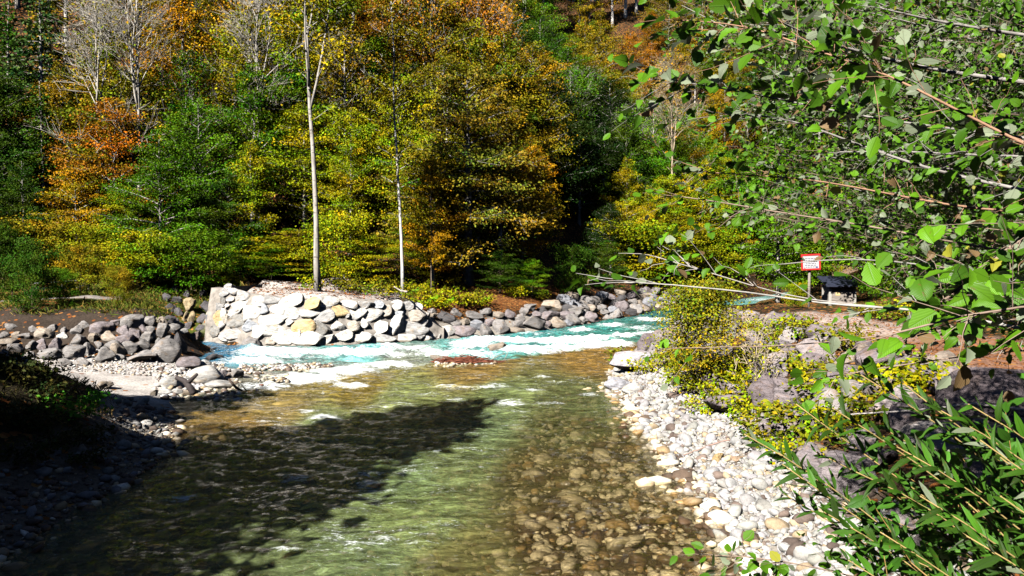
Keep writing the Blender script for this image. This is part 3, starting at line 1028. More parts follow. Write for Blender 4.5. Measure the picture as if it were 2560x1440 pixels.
def edgev(i, where):
    if 'far' in where:
        return i[1] + i[3] / 2 - np.interp(i[0], [1060, 1200, 1300, 1400, 1500, 1600, 1700], [856, 846, 836, 822, 804, 784, 770])
    return i[1]


lp = [[float(v) for v in s.split()[:4]] for s in LEFT.replace('\n', '|').split('|')]
for _ in range(4000):
    a, b_ = rg.uniform(0, 440), rg.uniform(798, 900)
    if b_ < 838 - .09 * a:
        continue
    w_ = rg.uniform(18, 32)
    if a > 370 and b_ > 850 or any(abs(a - q[0]) < .44 * (w_ + q[2] * 1.15) and abs(b_ - q[1]) < .44 * (w_ * .75 + q[3] * 1.15) for q in lp):
        continue
    lp.append([a, b_, w_, w_ * .75])
    LEFT += f'|{a:.0f} {b_:.0f} {w_:.0f} {w_ * .75:.0f} {"gpgpt"[int(rg.integers(0, 5))]}'
rows(LEFT, [0, 833, 853, 876, 2000], 'left riprap slope', ['top row', 'upper middle row', 'lower middle row', 'bottom row'], 'from the left', 'loose boulders of the left riprap slope')
boulder(409, 879, 72, 62, PG, rnd=True, lab='largest rounded boulder at the river end of the left riprap slope', group=None)
SP = [(467, 909, 60, 33, PU, 'flat purplish slab lying between the big round boulder and the gravel beach'),
      (525, 894, 56, 24, DK, 'black wet boulder poking into the turquoise water by the left spit'),
      (505, 912, 36, 26, WH, 'pale boulder right behind the big white boulders of the spit'),
      (534, 915, 26, 15, PG, 'small grey boulder between the black boulder and the white one'),
      (506, 940, 84, 54, WH, 'biggest white boulder on the spit where the two waters meet'),
      (549, 936, 28, 28, PU, 'dark purplish boulder leaning on the biggest white boulder'),
      (588, 935, 36, 26, PG, 'grey boulder at the outer tip of the spit'),
      (426, 957, 58, 36, WH, 'whitish boulder left of the biggest white boulder of the spit'),
      (543, 963, 68, 24, WH, 'low white boulder with an ochre base at the water of the spit'),
      (413, 980, 34, 14, WH, 'small white stone in the front row of the spit, second from the left'),
      (441, 980, 26, 18, WH, 'small round white stone in the front row of the spit, third from the left'),
      (466, 984, 30, 16, TN, 'small cream stone in the front row of the spit, fourth from the left'),
      (491, 984, 26, 14, WH, 'small pale stone in the front row of the spit, fifth from the left'),
      (517, 984, 32, 15, (.22, .13, .08), 'small brown stone at the right end of the spit front row'),
      (383, 983, 24, 13, TN, 'small tan stone at the left end of the spit front row'),
      (462, 862, 24, 12, (.36, .28, .15), 'small mossy tan stone in the cove by the big round boulder'),
      (627, 859, 56, 36, PG, 'grey pointed boulder in the foam at the foot of the stone wall'),
      (1240, 871, 52, 26, TN, 'brown jagged boulder standing alone in the white rapids'),
      (1106, 899, 56, 18, TN, 'flat tan boulder half under water beside the driftwood pile'),
      (250, 962, 50, 22, TN, 'brown clod of gravel at the step of the pale beach'),
      (362, 1062, 34, 24, WH, 'single white rounded stone on the dark gravel below the mound'),
      (205, 1125, 26, 30, TN, 'brown block sticking out of the foot of the dark mound'),
      (1590, 905, 110, 56, (.5, .47, .5), 'big pale slanted boulder at the point of the right bank'),
      (1545, 962, 62, 34, (.46, .46, .5), 'bluish grey boulder at the waterline below the big slanted boulder'),
      (1583, 972, 54, 30, WH, 'white boulder at the waterline beside the bluish one'),
      (1640, 880, 50, 54, (.4, .36, .36), 'upright purplish boulder under the leafy bush at the point'),
      (1665, 958, 40, 28, WH, 'white block at the top of the pebble beach by the bush'),
      (1868, 882, 70, 40, TN, 'tan boulder on the right bank behind the leafy bush'),
      (1798, 1145, 34, 26, (.55, .4, .2), 'ochre stone lying among the white pebbles'),
      (1845, 1148, 38, 16, (.52, .38, .26), 'flat orange-brown stone beside the ochre one on the pebbles')]
for px, py, w_, h_, tn, lb in SP:
    in_w = 'rapids' in lb or 'foam' in lb or 'half under' in lb or 'black' in lb or 'cove' in lb
    P = at_z(px, py + h_ * .45, -.06) if in_w else None
    boulder(px, py, w_, h_, tn, sink=.18, rnd=('round' in lb or tn == WH), lab=lb, P=P)
# recess stones left of the wall; shade is painted into the dark ones
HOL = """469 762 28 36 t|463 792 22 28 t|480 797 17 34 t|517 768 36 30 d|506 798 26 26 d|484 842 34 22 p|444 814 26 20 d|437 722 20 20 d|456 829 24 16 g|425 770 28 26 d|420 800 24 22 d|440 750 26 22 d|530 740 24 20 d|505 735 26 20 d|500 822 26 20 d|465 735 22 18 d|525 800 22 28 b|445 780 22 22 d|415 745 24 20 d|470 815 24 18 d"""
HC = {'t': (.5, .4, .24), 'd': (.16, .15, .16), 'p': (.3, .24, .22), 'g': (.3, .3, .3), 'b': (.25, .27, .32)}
ho = []
for s in HOL.split('|'):
    a = s.split()
    ho.append((float(a[0]), float(a[1]), float(a[2]), float(a[3]), a[4]))
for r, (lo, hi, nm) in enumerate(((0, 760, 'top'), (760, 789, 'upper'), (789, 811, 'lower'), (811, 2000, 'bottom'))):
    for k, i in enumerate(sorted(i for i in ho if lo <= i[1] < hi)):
        boulder(*i[:4], HC[i[4]], lab=f'{WORD[i[4]]} stone in the shade-toned recess beside the wall, {nm} row, {ORD[k]} from left', group='stones of the shaded recess')
# riprap of the far bank, right of the wall
FARB = """1159 832 62 36 p|1217 830 48 40 g|1250 818 44 36 g|1287 829 48 20 t|1332 809 58 38 g|1367 812 28 20 p|1119 797 48 26 d|1184 793 60 28 g|1194 814 40 24 b|1140 811 30 22 g|1121 827 38 26 w|1292 812 28 22 g|1273 788 32 28 p|1299 798 28 22 g
1372 793 54 28 p|1325 769 32 20 g|1355 776 30 20 d|1089 827 31 22 b|1081 791 28 14 t|1109 792 34 24 d|1080 778 22 14 g|1096 843 26 16 w|1075 840 30 20 w|1068 812 26 18 t|1140 780 30 18 g|1215 782 30 22 g|1245 790 32 22 t|1225 808 30 22 p|1075 800 24 16 p|1162 805 26 18 t|1310 780 26 20 g|1340 788 28 20 p"""
extra = []
xs = 1385.0
while xs < 1760:
    base = np.interp(xs, [1385, 1500, 1600, 1700, 1760], [821, 803, 783, 769, 760])
    th = np.interp(xs, [1385, 1500, 1600, 1760], [64, 58, 48, 30])
    yy = 0
    while yy < th:
        s = rg.uniform(.75, 1.4) * np.interp(xs, [1385, 1760], [32, 20])
        extra.append(f'{xs + rg.uniform(-9, 9):.0f} {base - yy - s * .3:.0f} {s * 1.15:.0f} {s * .78:.0f} {rg.choice(list("ggpbdt"))}')
        yy += s * .56
    xs += np.interp(xs, [1385, 1760], [26, 17])
FARB = FARB + '|' + '|'.join(extra)
rows(FARB, [-200, -52, -36, -18, 100], 'far riverbank', ['top row', 'upper row', 'lower row', 'waterline row'], 'from the stone wall', 'loose boulders along the far riverbank')
# riprap of the right bank
pts = []
tries = 0
while len(pts) < 120 and tries < 9000:
    tries += 1
    y = 8.5 + 23 * rg.random() ** 1.1
    x = rg.uniform(4.9 + .1 * max(0, y - 24), 9.0)
    s = rg.uniform(.38, 1.0) * (1.15 if y > 16 else .95)
    px, py, _ = proj(np.array([x, y, h1(x, y) + .2]))
    if px > 2600 or py > 1480:
        continue
    if all((x - a) ** 2 + (y - b) ** 2 > (.40 * (s + c_)) ** 2 for a, b, c_ in pts):
        pts.append((x, y, s))
pts.sort(key=lambda p: p[1])
bands = {}
for x, y, s in pts:
    px, py, _ = proj(np.array([x, y, h1(x, y) + .2]))
    bands.setdefault(int((y - 8) // 3), []).append((px, x, y, s))
BN = ['nearest', 'second nearest', 'third nearest', 'fourth nearest', 'fifth nearest', 'third farthest', 'second farthest', 'farthest']
for b, l in bands.items():
    for k, (px, x, y, s) in enumerate(sorted(l)):
        tn = [(.36, .31, .31), (.29, .25, .26), (.42, .38, .37), (.24, .2, .21), (.34, .28, .23)][int(rg.integers(0, 5))]
        wd = 'pale' if tn[0] > .33 else 'purplish grey'
        o = boulder(0, 0, s * F / y, s * rg.uniform(.55, .85) * F / y, tn, sink=.25, P=np.array([x, y, h1(x, y)]),
                    lab=f'{wd} boulder on the right riprap, {BN[min(b, 7)]} band, {ORD[k]} from the beach', group='boulders of the right riprap')
o = link('boulder', ROUND[2], None, (7.6, 12.0, 1.75), (.1, -.2, .6), (.95, .8, .52), (.16, .13, .14))  # alder shade painted into the colour of this boulder and the next
tag(o, 'biggest purplish boulder, toned dark for shade under the alders at the right edge', 'boulder')
o = link('boulder', ROUND[4], None, (7.3, 10.6, 1.3), (.1, .2, 2.0), (.65, .55, .4), (.15, .13, .14))
tag(o, 'dark boulder just in front of the biggest shaded boulder at the right edge', 'boulder')
# ================================================================ trees
LF = np.array([[0, 0, 0], [.5, .3, .03], [1, 0, -.06], [.5, -.3, .03]], float)
LFF = [np.array([[0, 1, 2], [0, 2, 3]])]


def tree_mesh(seed, H, Rc, hb, limbs, leaves, size, flat=.12, up=.35, shape='round', r0=None, twigs=3, bare=False, fork=0, droop=.1, lean=(0, 0), leafz=1.0):
    """returns trunk mesh (with limbs and twigs) and crown mesh (leaves)"""
    rg = np.random.default_rng(seed)
    mb = MB()
    r0 = r0 or H * .016
    ts = np.linspace(0, 1, 12)
    wob = np.cumsum(rg.normal(0, .025 * H / 12, (12, 2)), 0)
    axis = np.stack([wob[:, 0] + lean[0] * ts ** 1.3, wob[:, 1] + lean[1] * ts ** 1.3, ts * H - .25], 1)
    rad = r0 * (1 - .9 * ts) * (1 + .35 * np.exp(-ts * 25))
    mb.tube(axis, rad, 8)
    stems = [(axis, rad)]
    for k in range(fork):
        t0 = rg.uniform(.42, .62)
        p0 = np.array([np.interp(t0, ts, axis[:, c]) for c in range(3)])
        a = rg.uniform(0, 6.28)
        ln = H * (1 - t0) * rg.uniform(.8, 1.0)
        q = np.linspace(0, 1, 8)
        pp = p0 + np.stack([np.cos(a) * ln * .15 * q ** .8, np.sin(a) * ln * .15 * q ** .8, ln * q], 1) + np.cumsum(rg.normal(0, .012 * ln, (8, 3)), 0) * q[:, None]
        rr = r0 * (1 - .9 * t0) * .85 * (1 - .88 * q)
        mb.tube(pp, rr, 6)
        stems.append((pp, rr))
    LP, LA, LN, LS, LC = [], [], [], [], []
    for i in range(limbs):
        ax, rd = stems[i % len(stems)] if fork else stems[0]
        if len(stems) > 1 and i % len(stems):
            t = rg.uniform(.15, .98)
        else:
            t = hb + (1 - hb) * ((i + rg.random()) / limbs) ** .85
        tt = np.linspace(0, 1, len(ax))
        p0 = np.array([np.interp(t, tt, ax[:, c]) for c in range(3)])
        f = np.clip((p0[2] / H - hb) / (1 - hb), 0, 1)
        if shape == 'cone':
            L = Rc * (1.05 - f)
        elif shape == 'dome':
            L = Rc * math.sqrt(max(.05, 1 - f ** 1.7))
        elif shape == 'fan':
            L = Rc * (1.0 - .45 * f)
        else:
            L = Rc * (.55 + .9 * math.sin(math.pi * min(1, f * .9 + .12)) - .35 * f)
        L *= rg.uniform(.7, 1.15)
        a = i * 2.399 + rg.normal(0, .4)
        el = up + .55 * f + rg.normal(0, .12)
        if shape == 'cone':
            el = -.15 + .5 * f
        q = np.linspace(0, 1, 7)
        dx = np.stack([np.cos(a) * math.cos(el) * q, np.sin(a) * math.cos(el) * q, math.sin(el) * q - droop * q ** 2], 1) * L
        dx += np.cumsum(rg.normal(0, .018 * L, (7, 3)), 0) * q[:, None]
        pl = p0 + dx
        rl = min(r0 * .42, (.008 + .007 * L) if bare else (.02 + .012 * L)) * (1 - .85 * q)
        mb.tube(pl, rl, 4, cap=False)
        sidev = np.array([-math.sin(a), math.cos(a), 0])
        fw = np.array([math.cos(a), math.sin(a), 0])
        ends = [(pl, L)]
        for k in range(twigs):
            tq = rg.uniform(.3, .95)
            b0 = np.array([np.interp(tq, q, pl[:, c]) for c in range(3)])
            sg = 1 if k % 2 else -1
            d = unit(sidev * sg * rg.uniform(.5, 1.1) + fw * rg.uniform(.4, 1) + np.array([0, 0, rg.normal(.12, .25) if not bare else rg.uniform(.0, 1.1)]))
            l2 = L * rg.uniform(.28, .55) * (1.1 - .4 * tq)
            q2 = np.linspace(0, 1, 5)
            p2 = b0 + d * l2 * q2[:, None] + np.cumsum(rg.normal(0, .03 * l2, (5, 3)), 0) * q2[:, None]
            mb.tube(p2, rl[2] * .45 * (1 - .7 * q2), 3, cap=False)
            ends.append((p2, l2))
            if bare:
                for kk in range(4):
                    b3 = p2[rg.integers(1, 5)]
                    d3 = unit(d + rg.normal(0, .55, 3) + [0, 0, .35])
                    l3 = l2 * rg.uniform(.35, .7)
                    p3 = b3 + d3 * l3 * q2[:, None] + [0, 0, 1] * (rg.normal(.05, .1) * l3 * q2 ** 2)[:, None]
                    mb.tube(p3, .011 * (1 - .6 * q2), 3, cap=False)
        m = int(leaves / limbs * (L / Rc) ** 1.2 * 1.35) + 2
        ne = len(ends)
        wts = np.array([e[1] for e in ends])
        wts[0] *= 1.2
        ch = rg.choice(ne, m, p=wts / wts.sum())
        tq = rg.random(m) ** .7
        base = np.zeros((m, 3))
        for j, (pp, l2) in enumerate(ends):
            s = ch == j
            qq = np.linspace(0, 1, len(pp))
            for c in range(3):
                base[s, c] = np.interp(tq[s], qq, pp[:, c])
        sw = (.11 * L + .12)
        off = sidev * rg.normal(0, sw, m)[:, None] + fw * rg.normal(0, sw * .7, m)[:, None] + np.array([0, 0, 1]) * rg.normal(0, flat * (.5 + .25 * L), m)[:, None]
        LP.append(base + off)
        LA.append(unit(fw + rg.normal(0, .6, (m, 3)) + [0, 0, -.25]))
        LN.append(unit(np.array([0, 0, 1.0]) + rg.normal(0, .8, (m, 3))))
        LS.append(size * rg.uniform(.6, 1.3, m))
        br = rg.uniform(.7, 1.3) * rg.uniform(.6, 1.3, m)
        hue = rg.normal(0, .17) + rg.normal(0, .13, m)
        LC.append(np.stack([br * (1 + hue * 1.2), br, br * (1 - .3 * hue)], 1))
    trunk = mb.mesh('trunk', [BARK])
    P, A, N_, S, C = map(np.concatenate, (LP, LA, LN, LS, LC))
    if leafz != 1.0 or True:
        ok = P[:, 2] > .15
        P, A, N_, S, C = P[ok], A[ok], N_[ok], S[ok], C[ok]
    V, Fs, CC = scatter(LF, LFF, P, frames(A, N_), S, np.clip(C, .2, 2))
    crown = mk_mesh('crown', V, Fs, CC, None, False, [LEAF])
    return trunk, crown


KINDS_ = {}
for k in range(4):
    KINDS_[f'beech{k}'] = (tree_mesh(400 + k, 10 + k * .8, 3.0 + .2 * k, .1, 46, 19000, .175, .10, .25, 'round', droop=.18), 10 + k * .8)
for k in range(2):
    KINDS_[f'slim{k}'] = (tree_mesh(420 + k, 13, 2.2, .16, 40, 13000, .17, .13, .5, 'round'), 13)
for k in range(2):
    KINDS_[f'sparse{k}'] = (tree_mesh(430 + k, 12, 2.9, .3, 34, 5000, .19, .12, .6, 'round', bare=True, twigs=4), 12)
for k in range(2):
    KINDS_[f'bare{k}'] = (tree_mesh(440 + k, 13, 4.2, .25, 34, 900, .17, .14, .75, 'fan', bare=True, twigs=8, fork=2, r0=.13), 13)
KINDS_['spruce0'] = (tree_mesh(450, 13, 2.6, .08, 70, 9000, .26, .07, 0, 'cone', droop=.25), 13)
for k in range(3):
    KINDS_[f'shrub{k}'] = (tree_mesh(460 + k, 3.6, 1.9, .04, 26, 9000, .13, .12, .45, 'round', r0=.045, twigs=4), 3.6)
LOWP = [tree_mesh(470 + k, .62, .62, .02, 14, 420, .13, .05, .5, 'round', r0=.012, twigs=3) for k in range(3)]
LONGT = tree_mesh(480, 21, 2.4, .4, 34, 6500, .17, .12, .7, 'round', r0=.15, fork=3, bare=True, twigs=4, lean=(-1.2, 0))
BIRCH = tree_mesh(481, 19, 1.5, .3, 38, 3000, .17, .12, .5, 'round', r0=.1, bare=True, twigs=2, lean=(-.7, 0))
GREATB = tree_mesh(482, 14, 5.2, .16, 54, 26000, .2, .09, .12, 'dome', r0=.36, droop=.22, twigs=5)
SHADE = tree_mesh(483, 14, 4.6, .22, 60, 26000, .42, .2, .1, 'cone', droop=.1, r0=.25)


def grow(name, kind_meshes, label, cat, x, y, sc, rot, leafc, barkc, group=None, z=None):
    z = h1(x, y) if z is None else z
    t = thing(name, label, cat, (x, y, z - .05), rot, group, sc)
    link('trunk', kind_meshes[0], t, color=barkc)
    link('crown', kind_meshes[1], t, color=leafc)
    return t


# foliage colours over the hillside, as seen from the bridge; ravine shade painted in
GRN, DGR, YGR, OLV, GLD, ORG, BLG = (.1, .21, .004), (.05, .11, .005), (.32, .33, .005), (.27, .22, .007), (.46, .29, .007), (.42, .18, .008), (.045, .1, .02)
CA = [(40, 40, DGR), (60, 160, BLG), (40, 320, DGR), (30, 480, DGR), (60, 620, OLV), (180, 80, OLV), (230, 200, YGR), (330, 60, GLD), (480, 60, OLV), (620, 60, GLD), (760, 60, YGR), (560, 180, YGR), (680, 230, YGR),
      (150, 330, OLV), (220, 430, ORG), (130, 500, GLD), (330, 420, OLV), (420, 330, GLD), (520, 330, GRN), (600, 420, GRN), (430, 500, GRN), (540, 520, DGR), (330, 580, YGR), (200, 620, YGR), (620, 600, GRN), (700, 540, YGR),
      (820, 60, YGR), (870, 160, OLV), (930, 60, ORG), (1000, 160, ORG), (1100, 80, ORG), (1180, 160, ORG), (1260, 60, GLD), (1060, 260, OLV), (1170, 280, GLD), (1330, 80, GRN), (1380, 180, DGR), (1480, 60, GLD), (1560, 110, ORG), (1620, 200, GLD),
      (1500, 200, OLV), (1400, 290, GRN), (1540, 320, YGR), (1300, 330, OLV), (1450, 400, DGR), (850, 280, OLV), (900, 380, YGR), (840, 480, YGR), (900, 560, YGR), (960, 320, GRN), (1050, 400, YGR), (1000, 500, OLV), (1080, 560, YGR), (1200, 420, OLV),
      (1250, 500, GLD), (1150, 600, OLV), (1400, 520, DGR), (1500, 500, DGR), (1600, 420, GRN), (1650, 560, YGR), (1600, 620, YGR), (1750, 560, YGR), (1700, 660, YGR), (1780, 300, OLV), (1850, 450, GRN), (1950, 200, DGR), (2200, 200, DGR), (2100, 450, DGR), (2400, 400, DGR), (1900, 600, GRN), (1780, 80, OLV)]
CAP = np.array([c[:2] for c in CA], float)
CAC = [c[2] for c in CA]
CN = {GRN: 'green', DGR: 'dark green', YGR: 'yellow-green', OLV: 'olive', GLD: 'golden yellow', ORG: 'orange-brown', BLG: 'bluish dark green'}


def leafcol(px, py, rg):
    d = np.hypot(CAP[:, 0] - px - rg.normal(0, 30), CAP[:, 1] - py - rg.normal(0, 25))
    c = CAC[int(np.argmin(d))]
    return tuple(np.array(c) * rg.uniform(.85, 1.2) * np.array([rg.uniform(.88, 1.12), 1, 1])), CN[c]


rg = np.random.default_rng(77)
# distance inland from the far shore decides the row
ROWN = ['front row', 'second row', 'third row', 'fourth row', 'fifth row', 'sixth row', 'seventh row', 'top row']
farx = np.array([p[0] for p in FAR])
BASEL = [(-60, 41), (-30, 45), (-20, 45.5), (-12, 46.5), (-5, 47), (1, 49.5), (4, 55), (8, 64), (14, 73), (22, 84), (32, 97), (44, 112), (70, 130)]
bl = np.array(BASEL, float)


def inland(r, u):
    """point at arc parameter u along the forest edge, r metres up the slope"""
    seg = np.hypot(*np.diff(bl, axis=0).T)
    s = np.concatenate([[0], np.cumsum(seg)])
    x = np.interp(u, s, bl[:, 0])
    y = np.interp(u, s, bl[:, 1])
    nx, ny = (-.1, 1.0) if x < 0 else (-.55, .83)
    return x + nx * r, y + ny * r


TOT = np.hypot(*np.diff(bl, axis=0).T).sum()
BKG, BKW = (.42, .39, .35), (.52, .48, .44)
placed = []
for r, (dist, step, sc0, kinds) in enumerate(((1.5, 2.6, .6, ['beech', 'beech', 'slim']), (5, 3.0, .82, ['beech', 'slim', 'beech']), (9.5, 3.2, .95, ['beech', 'beech', 'slim', 'sparse']),
                                             (15, 3.6, 1.0, ['beech', 'sparse', 'beech', 'slim']), (22, 4.2, 1.05, ['beech', 'sparse', 'beech', 'slim']), (31, 5.2, 1.1, ['beech', 'beech', 'sparse']), (43, 6.5, 1.2, ['beech', 'slim']), (66, 5.5, 1.75, ['beech', 'slim']))):
    row = []
    u = rg.uniform(0, 3)
    while u < TOT:
        x, y = inland(dist + rg.normal(0, 1.0), u)
        u += step * rg.uniform(.75, 1.25)
        x += rg.normal(0, .5)
        sc = sc0 * rg.uniform(.82, 1.2)
        z = h1(x, y)
        px, py, dp = proj(np.array([x, y, z + 6 * sc]))
        if px < -220 or px > 2050 or dp < 20:
            continue
        if r == 0 and (740 < px < 860 or 960 < px < 1060 or 560 < px < 760 and rg.random() < .75 or 1110 < px < 1330):
            continue
        if 1330 < px < 1560 and r < 3:                                       # the dark ravine stays open
            if rg.random() < (.9 if r < 2 else .3):
                continue
        if px > 1820 and 540 < py and dp > 80:
            continue
        if r == 7 and not 1250 < px < 2000:
            continue
        row.append((float(px), float(py), x, y, sc))
    row.sort()
    for k, (px, py, x, y, sc) in enumerate(row):
        kd = kinds[int(rg.integers(0, len(kinds)))]
        lc, cn = leafcol(px, py, rg)
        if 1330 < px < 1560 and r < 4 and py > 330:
            lc, cn = np.array((.016, .036, .003)), 'shade-darkened green'  # ravine shade painted into these leaves
        if px < 140 and py < 420 and rg.random() < .6:
            kd = 'spruce'
        nv = {'beech': 4, 'slim': 2, 'sparse': 2, 'spruce': 1}[kd]
        km = KINDS_[f'{kd}{int(rg.integers(0, nv))}'][0]
        wd = {'beech': 'beech with layered sprays', 'slim': 'slender tree', 'sparse': 'thin-leaved tree with pale branches', 'spruce': 'conifer'}[kd]
        placed.append((r, k, px, py, x, y))
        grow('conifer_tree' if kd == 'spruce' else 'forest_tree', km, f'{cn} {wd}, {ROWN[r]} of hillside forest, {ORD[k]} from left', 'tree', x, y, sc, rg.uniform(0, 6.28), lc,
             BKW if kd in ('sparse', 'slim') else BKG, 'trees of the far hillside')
# dark trees on the right slope behind the alders
row = []
for (x, y) in ((17, 33), (20, 30), (23, 36), (19, 41), (24, 44), (28, 40), (18, 25), (22, 24), (27, 30), (16, 20), (20, 18), (25, 22), (31, 34), (30, 26), (22, 50), (28, 52), (34, 46), (36, 38), (13.5, 40), (14, 15), (18, 13), (40, 58), (34, 60)):
    px, py, _ = proj(np.array([x, y, h1(x, y) + 5]))
    row.append((px, x, y))
for k, (px, x, y) in enumerate(sorted(row)):
    grow('forest_tree', KINDS_[f'beech{k % 4}'][0], f'dark green tree on the right slope behind the alder branches, {ORD[k]} from the left', 'tree', x + rg.normal(0, .5), y, rg.uniform(.75, 1.0), rg.uniform(0, 6.28),
         np.array(GRN if k % 3 == 0 else DGR) * rg.uniform(.8, 1.2), BKG, 'trees of the right slope')


row = []
for yy in range(14, 150, 7):
    for xx in range(36, 130, 8):
        x, y = xx + rg.normal(0, 1.6), yy + rg.normal(0, 1.6)
        z = h1(x, y)
        px, py, dp = proj(np.array([x, y, z + 7]))
        if 1500 < px < 2640 and -250 < py < 480 and y > 20 and z > 10:
            row.append((float(px), x, y))
row.sort()
for k, (px, x, y) in enumerate(row[:99]):
    grow('forest_tree', KINDS_[f'beech{k % 4}'][0], f'tree high on the right slope behind the alders, {ORD[k]} from the left', 'tree', x, y, rg.uniform(.95, 1.25), rg.uniform(0, 6.28),
         np.array((GRN, OLV, DGR, GLD)[int(rg.integers(0, 4))]) * rg.uniform(.7, 1.1), BKG, 'trees high on the right slope')


# landmark trees
def base_of(px, py):
    return hit(px, py)[:2]


x, y = base_of(798, 729)
grow('tall_tree', LONGT, 'tall tree with thick pale trunk standing on the gravel above the stone wall', 'tree', x, y, 1.0, .2, YGR, (.42, .39, .35))
x, y = base_of(1003, 738)
grow('birch_tree', BIRCH, 'slender white-barked tree in the leaf litter above the right end of the wall', 'tree', x, y, 1.0, 0, OLV, (.6, .58, .55))
x, y = base_of(1083, 733)
grow('young_beech', KINDS_['slim1'][0], 'young yellow beech with a thin brown trunk right of the white-barked tree', 'tree', x, y, .62, 1.0, GLD, (.3, .24, .18))
x, y = base_of(1172, 708)
grow('spreading_beech', GREATB, 'big golden-olive beech spreading its layered branches over the dark ravine', 'tree', x, y, .95, 2.0, (.24, .19, .014), (.3, .28, .26))
for (px, py, sc, lb, kd) in ((425, 700, 1.35, 'bare pale-branched tree rising above the green trees, left of centre', 'bare0'), (330, 690, 1.25, 'bare tree with fanned grey branches, farther left on the hillside', 'bare1'), (700, 690, 1.25, 'bare forked tree behind the tall pale trunk', 'bare1')):
    x, y = base_of(px, py)
    y += 5
    grow('bare_tree', KINDS_[kd][0], lb, 'tree', x * 1.2, y, sc, 1.3 + px, OLV, (.5, .46, .4))
grow('bare_tree', KINDS_['bare0'][0], 'bare tree of drooping straw-coloured twigs beside the upper alder leaves', 'tree', 19, 91, 1.5, .5, GLD, (.45, .36, .25))
x, y = base_of(1753, 690)
grow('slender_tree', KINDS_['slim0'][0], 'slender pale trunk with thin yellow leaves above the far river bend', 'tree', x, y, .95, 0, YGR, (.55, .52, .45))

# shrubs
SH = [(480, 735, 150, 170, GRN), (350, 722, 140, 160, YGR), (255, 700, 130, 150, YGR), (120, 690, 130, 150, OLV), (30, 750, 150, 130, DGR), (600, 704, 120, 110, GRN), (560, 738, 50, 70, YGR), (850, 716, 170, 150, YGR), (925, 716, 130, 140, YGR),
      (745, 700, 110, 230, YGR), (1030, 706, 130, 130, YGR), (1250, 735, 90, 90, DGR), (1330, 745, 100, 80, GRN), (1430, 742, 120, 90, DGR), (1520, 730, 110, 90, DGR), (1600, 715, 150, 200, YGR), (1690, 705, 150, 170, YGR), (1760, 700, 120, 150, YGR),  # dark green ravine shrubs carry the shade in their colour
      (1650, 640, 170, 220, YGR), (1560, 690, 90, 120, GRN), (420, 715, 120, 150, GRN), (200, 735, 120, 110, OLV), (300, 760, 90, 60, OLV), (80, 780, 140, 90, DGR), (680, 700, 90, 90, GRN), (1110, 715, 110, 110, OLV), (1930, 700, 90, 110, GRN), (1890, 590, 140, 110, GRN),
      (2000, 720, 110, 130, GRN), (2050, 700, 120, 160, OLV), (2190, 750, 120, 90, GRN), (2300, 760, 150, 130, DGR), (2440, 770, 160, 150, DGR), (1990, 770, 60, 50, YGR), (2540, 790, 150, 140, DGR), (20, 690, 120, 160, DGR), (160, 765, 90, 50, GRN)]
SH.sort()
for k, (px, py, hp, wp, cl) in enumerate(SH):
    P = hit(px, py)
    d = P[1]
    H, W = hp * d / F, wp * d / F
    km = KINDS_[f'shrub{k % 3}'][0]
    tall = 540 < px < 1850 and k % 3
    where = 'at the edge of the far forest' if 540 < px < 1850 else 'on the left bank' if px < 540 else 'beside the right path'
    km = KINDS_[f'beech{k % 4}'][0] if tall else km
    t = grow('shrub', km, f'{CN[cl]} leafy shrub {where}, {ORD[k]} bank shrub from left', 'shrub', P[0], P[1], (W / 3.6, W / 3.6, H / 3.6) if not tall else (W / 6.2, W / 6.2, H / 10), k * 1.7, np.array(cl) * rg.uniform(.85, 1.15), (.2, .15, .1), 'shrubs along the banks')
# small plants
LP_ = [(1690, 925), (1700, 960), (1745, 985), (1790, 1000), (1840, 1030), (1930, 860), (1985, 842), (1900, 835), (1960, 1060), (2000, 1100), (2080, 1085), (2200, 1060), (1895, 1090), (2030, 850), (2110, 880), (2250, 1000), (2150, 980), (1820, 960),
       (1880, 985), (2230, 800), (2170, 792), (2290, 800), (1610, 935), (1940, 905), (1555, 905), (2040, 960), (1760, 1040), (1870, 1045), (2120, 1120), (2320, 960), (2060, 1010), (1980, 930), (1930, 1130), (1990, 1160),
       (870, 732), (910, 735), (950, 742), (980, 728), (1020, 752), (1050, 742), (1085, 765), (1110, 772), (1140, 762), (1065, 775), (1170, 770), (1210, 755), (1030, 730), (1095, 748), (1200, 768), (560, 745), (570, 730), (1290, 745), (1350, 750), (780, 725)]
LP_.sort()
for k, (px, py) in enumerate(LP_):
    P = hit(px, py)
    far = P[1] > 33
    sc = rg.uniform(.75, 1.2) * (1.1 if far else .8)
    cl = np.array((.22, .22, .008) if rg.random() < .6 else YGR) * rg.uniform(.85, 1.15)
    where = 'in the leaf litter above the far bank' if far else 'between the boulders of the right bank'
    grow('ground_plant', LOWP[k % 3], f'low yellow-green plant {where}, {ORD[k]} from the left', 'plant', P[0], P[1], sc, k * 2.1, cl, (.3, .2, .1), 'low plants on the banks')
# leafy bush at the point of the right bank
P = hit(1750, 985)
BUSH = tree_mesh(490, 2.7, 1.35, .03, 34, 12000, .075, .16, .75, 'round', r0=.03, twigs=5)
grow('leafy_bush', BUSH, 'tall yellow-green bush on the boulders at the point of the right bank', 'bush', P[0], P[1], 1.0, .4, (.27, .26, .01), (.35, .28, .18))
P = hit(1890, 1000)
TW = tree_mesh(491, 1.6, 1.0, .02, 14, 240, .08, .1, 1.0, 'fan', r0=.018, twigs=3, bare=True)
grow('dry_bush', TW, 'dry bush of bare straw-coloured stems next to the tall leafy bush', 'bush', P[0], P[1], 1.0, .4, YGR, (.55, .45, .3))
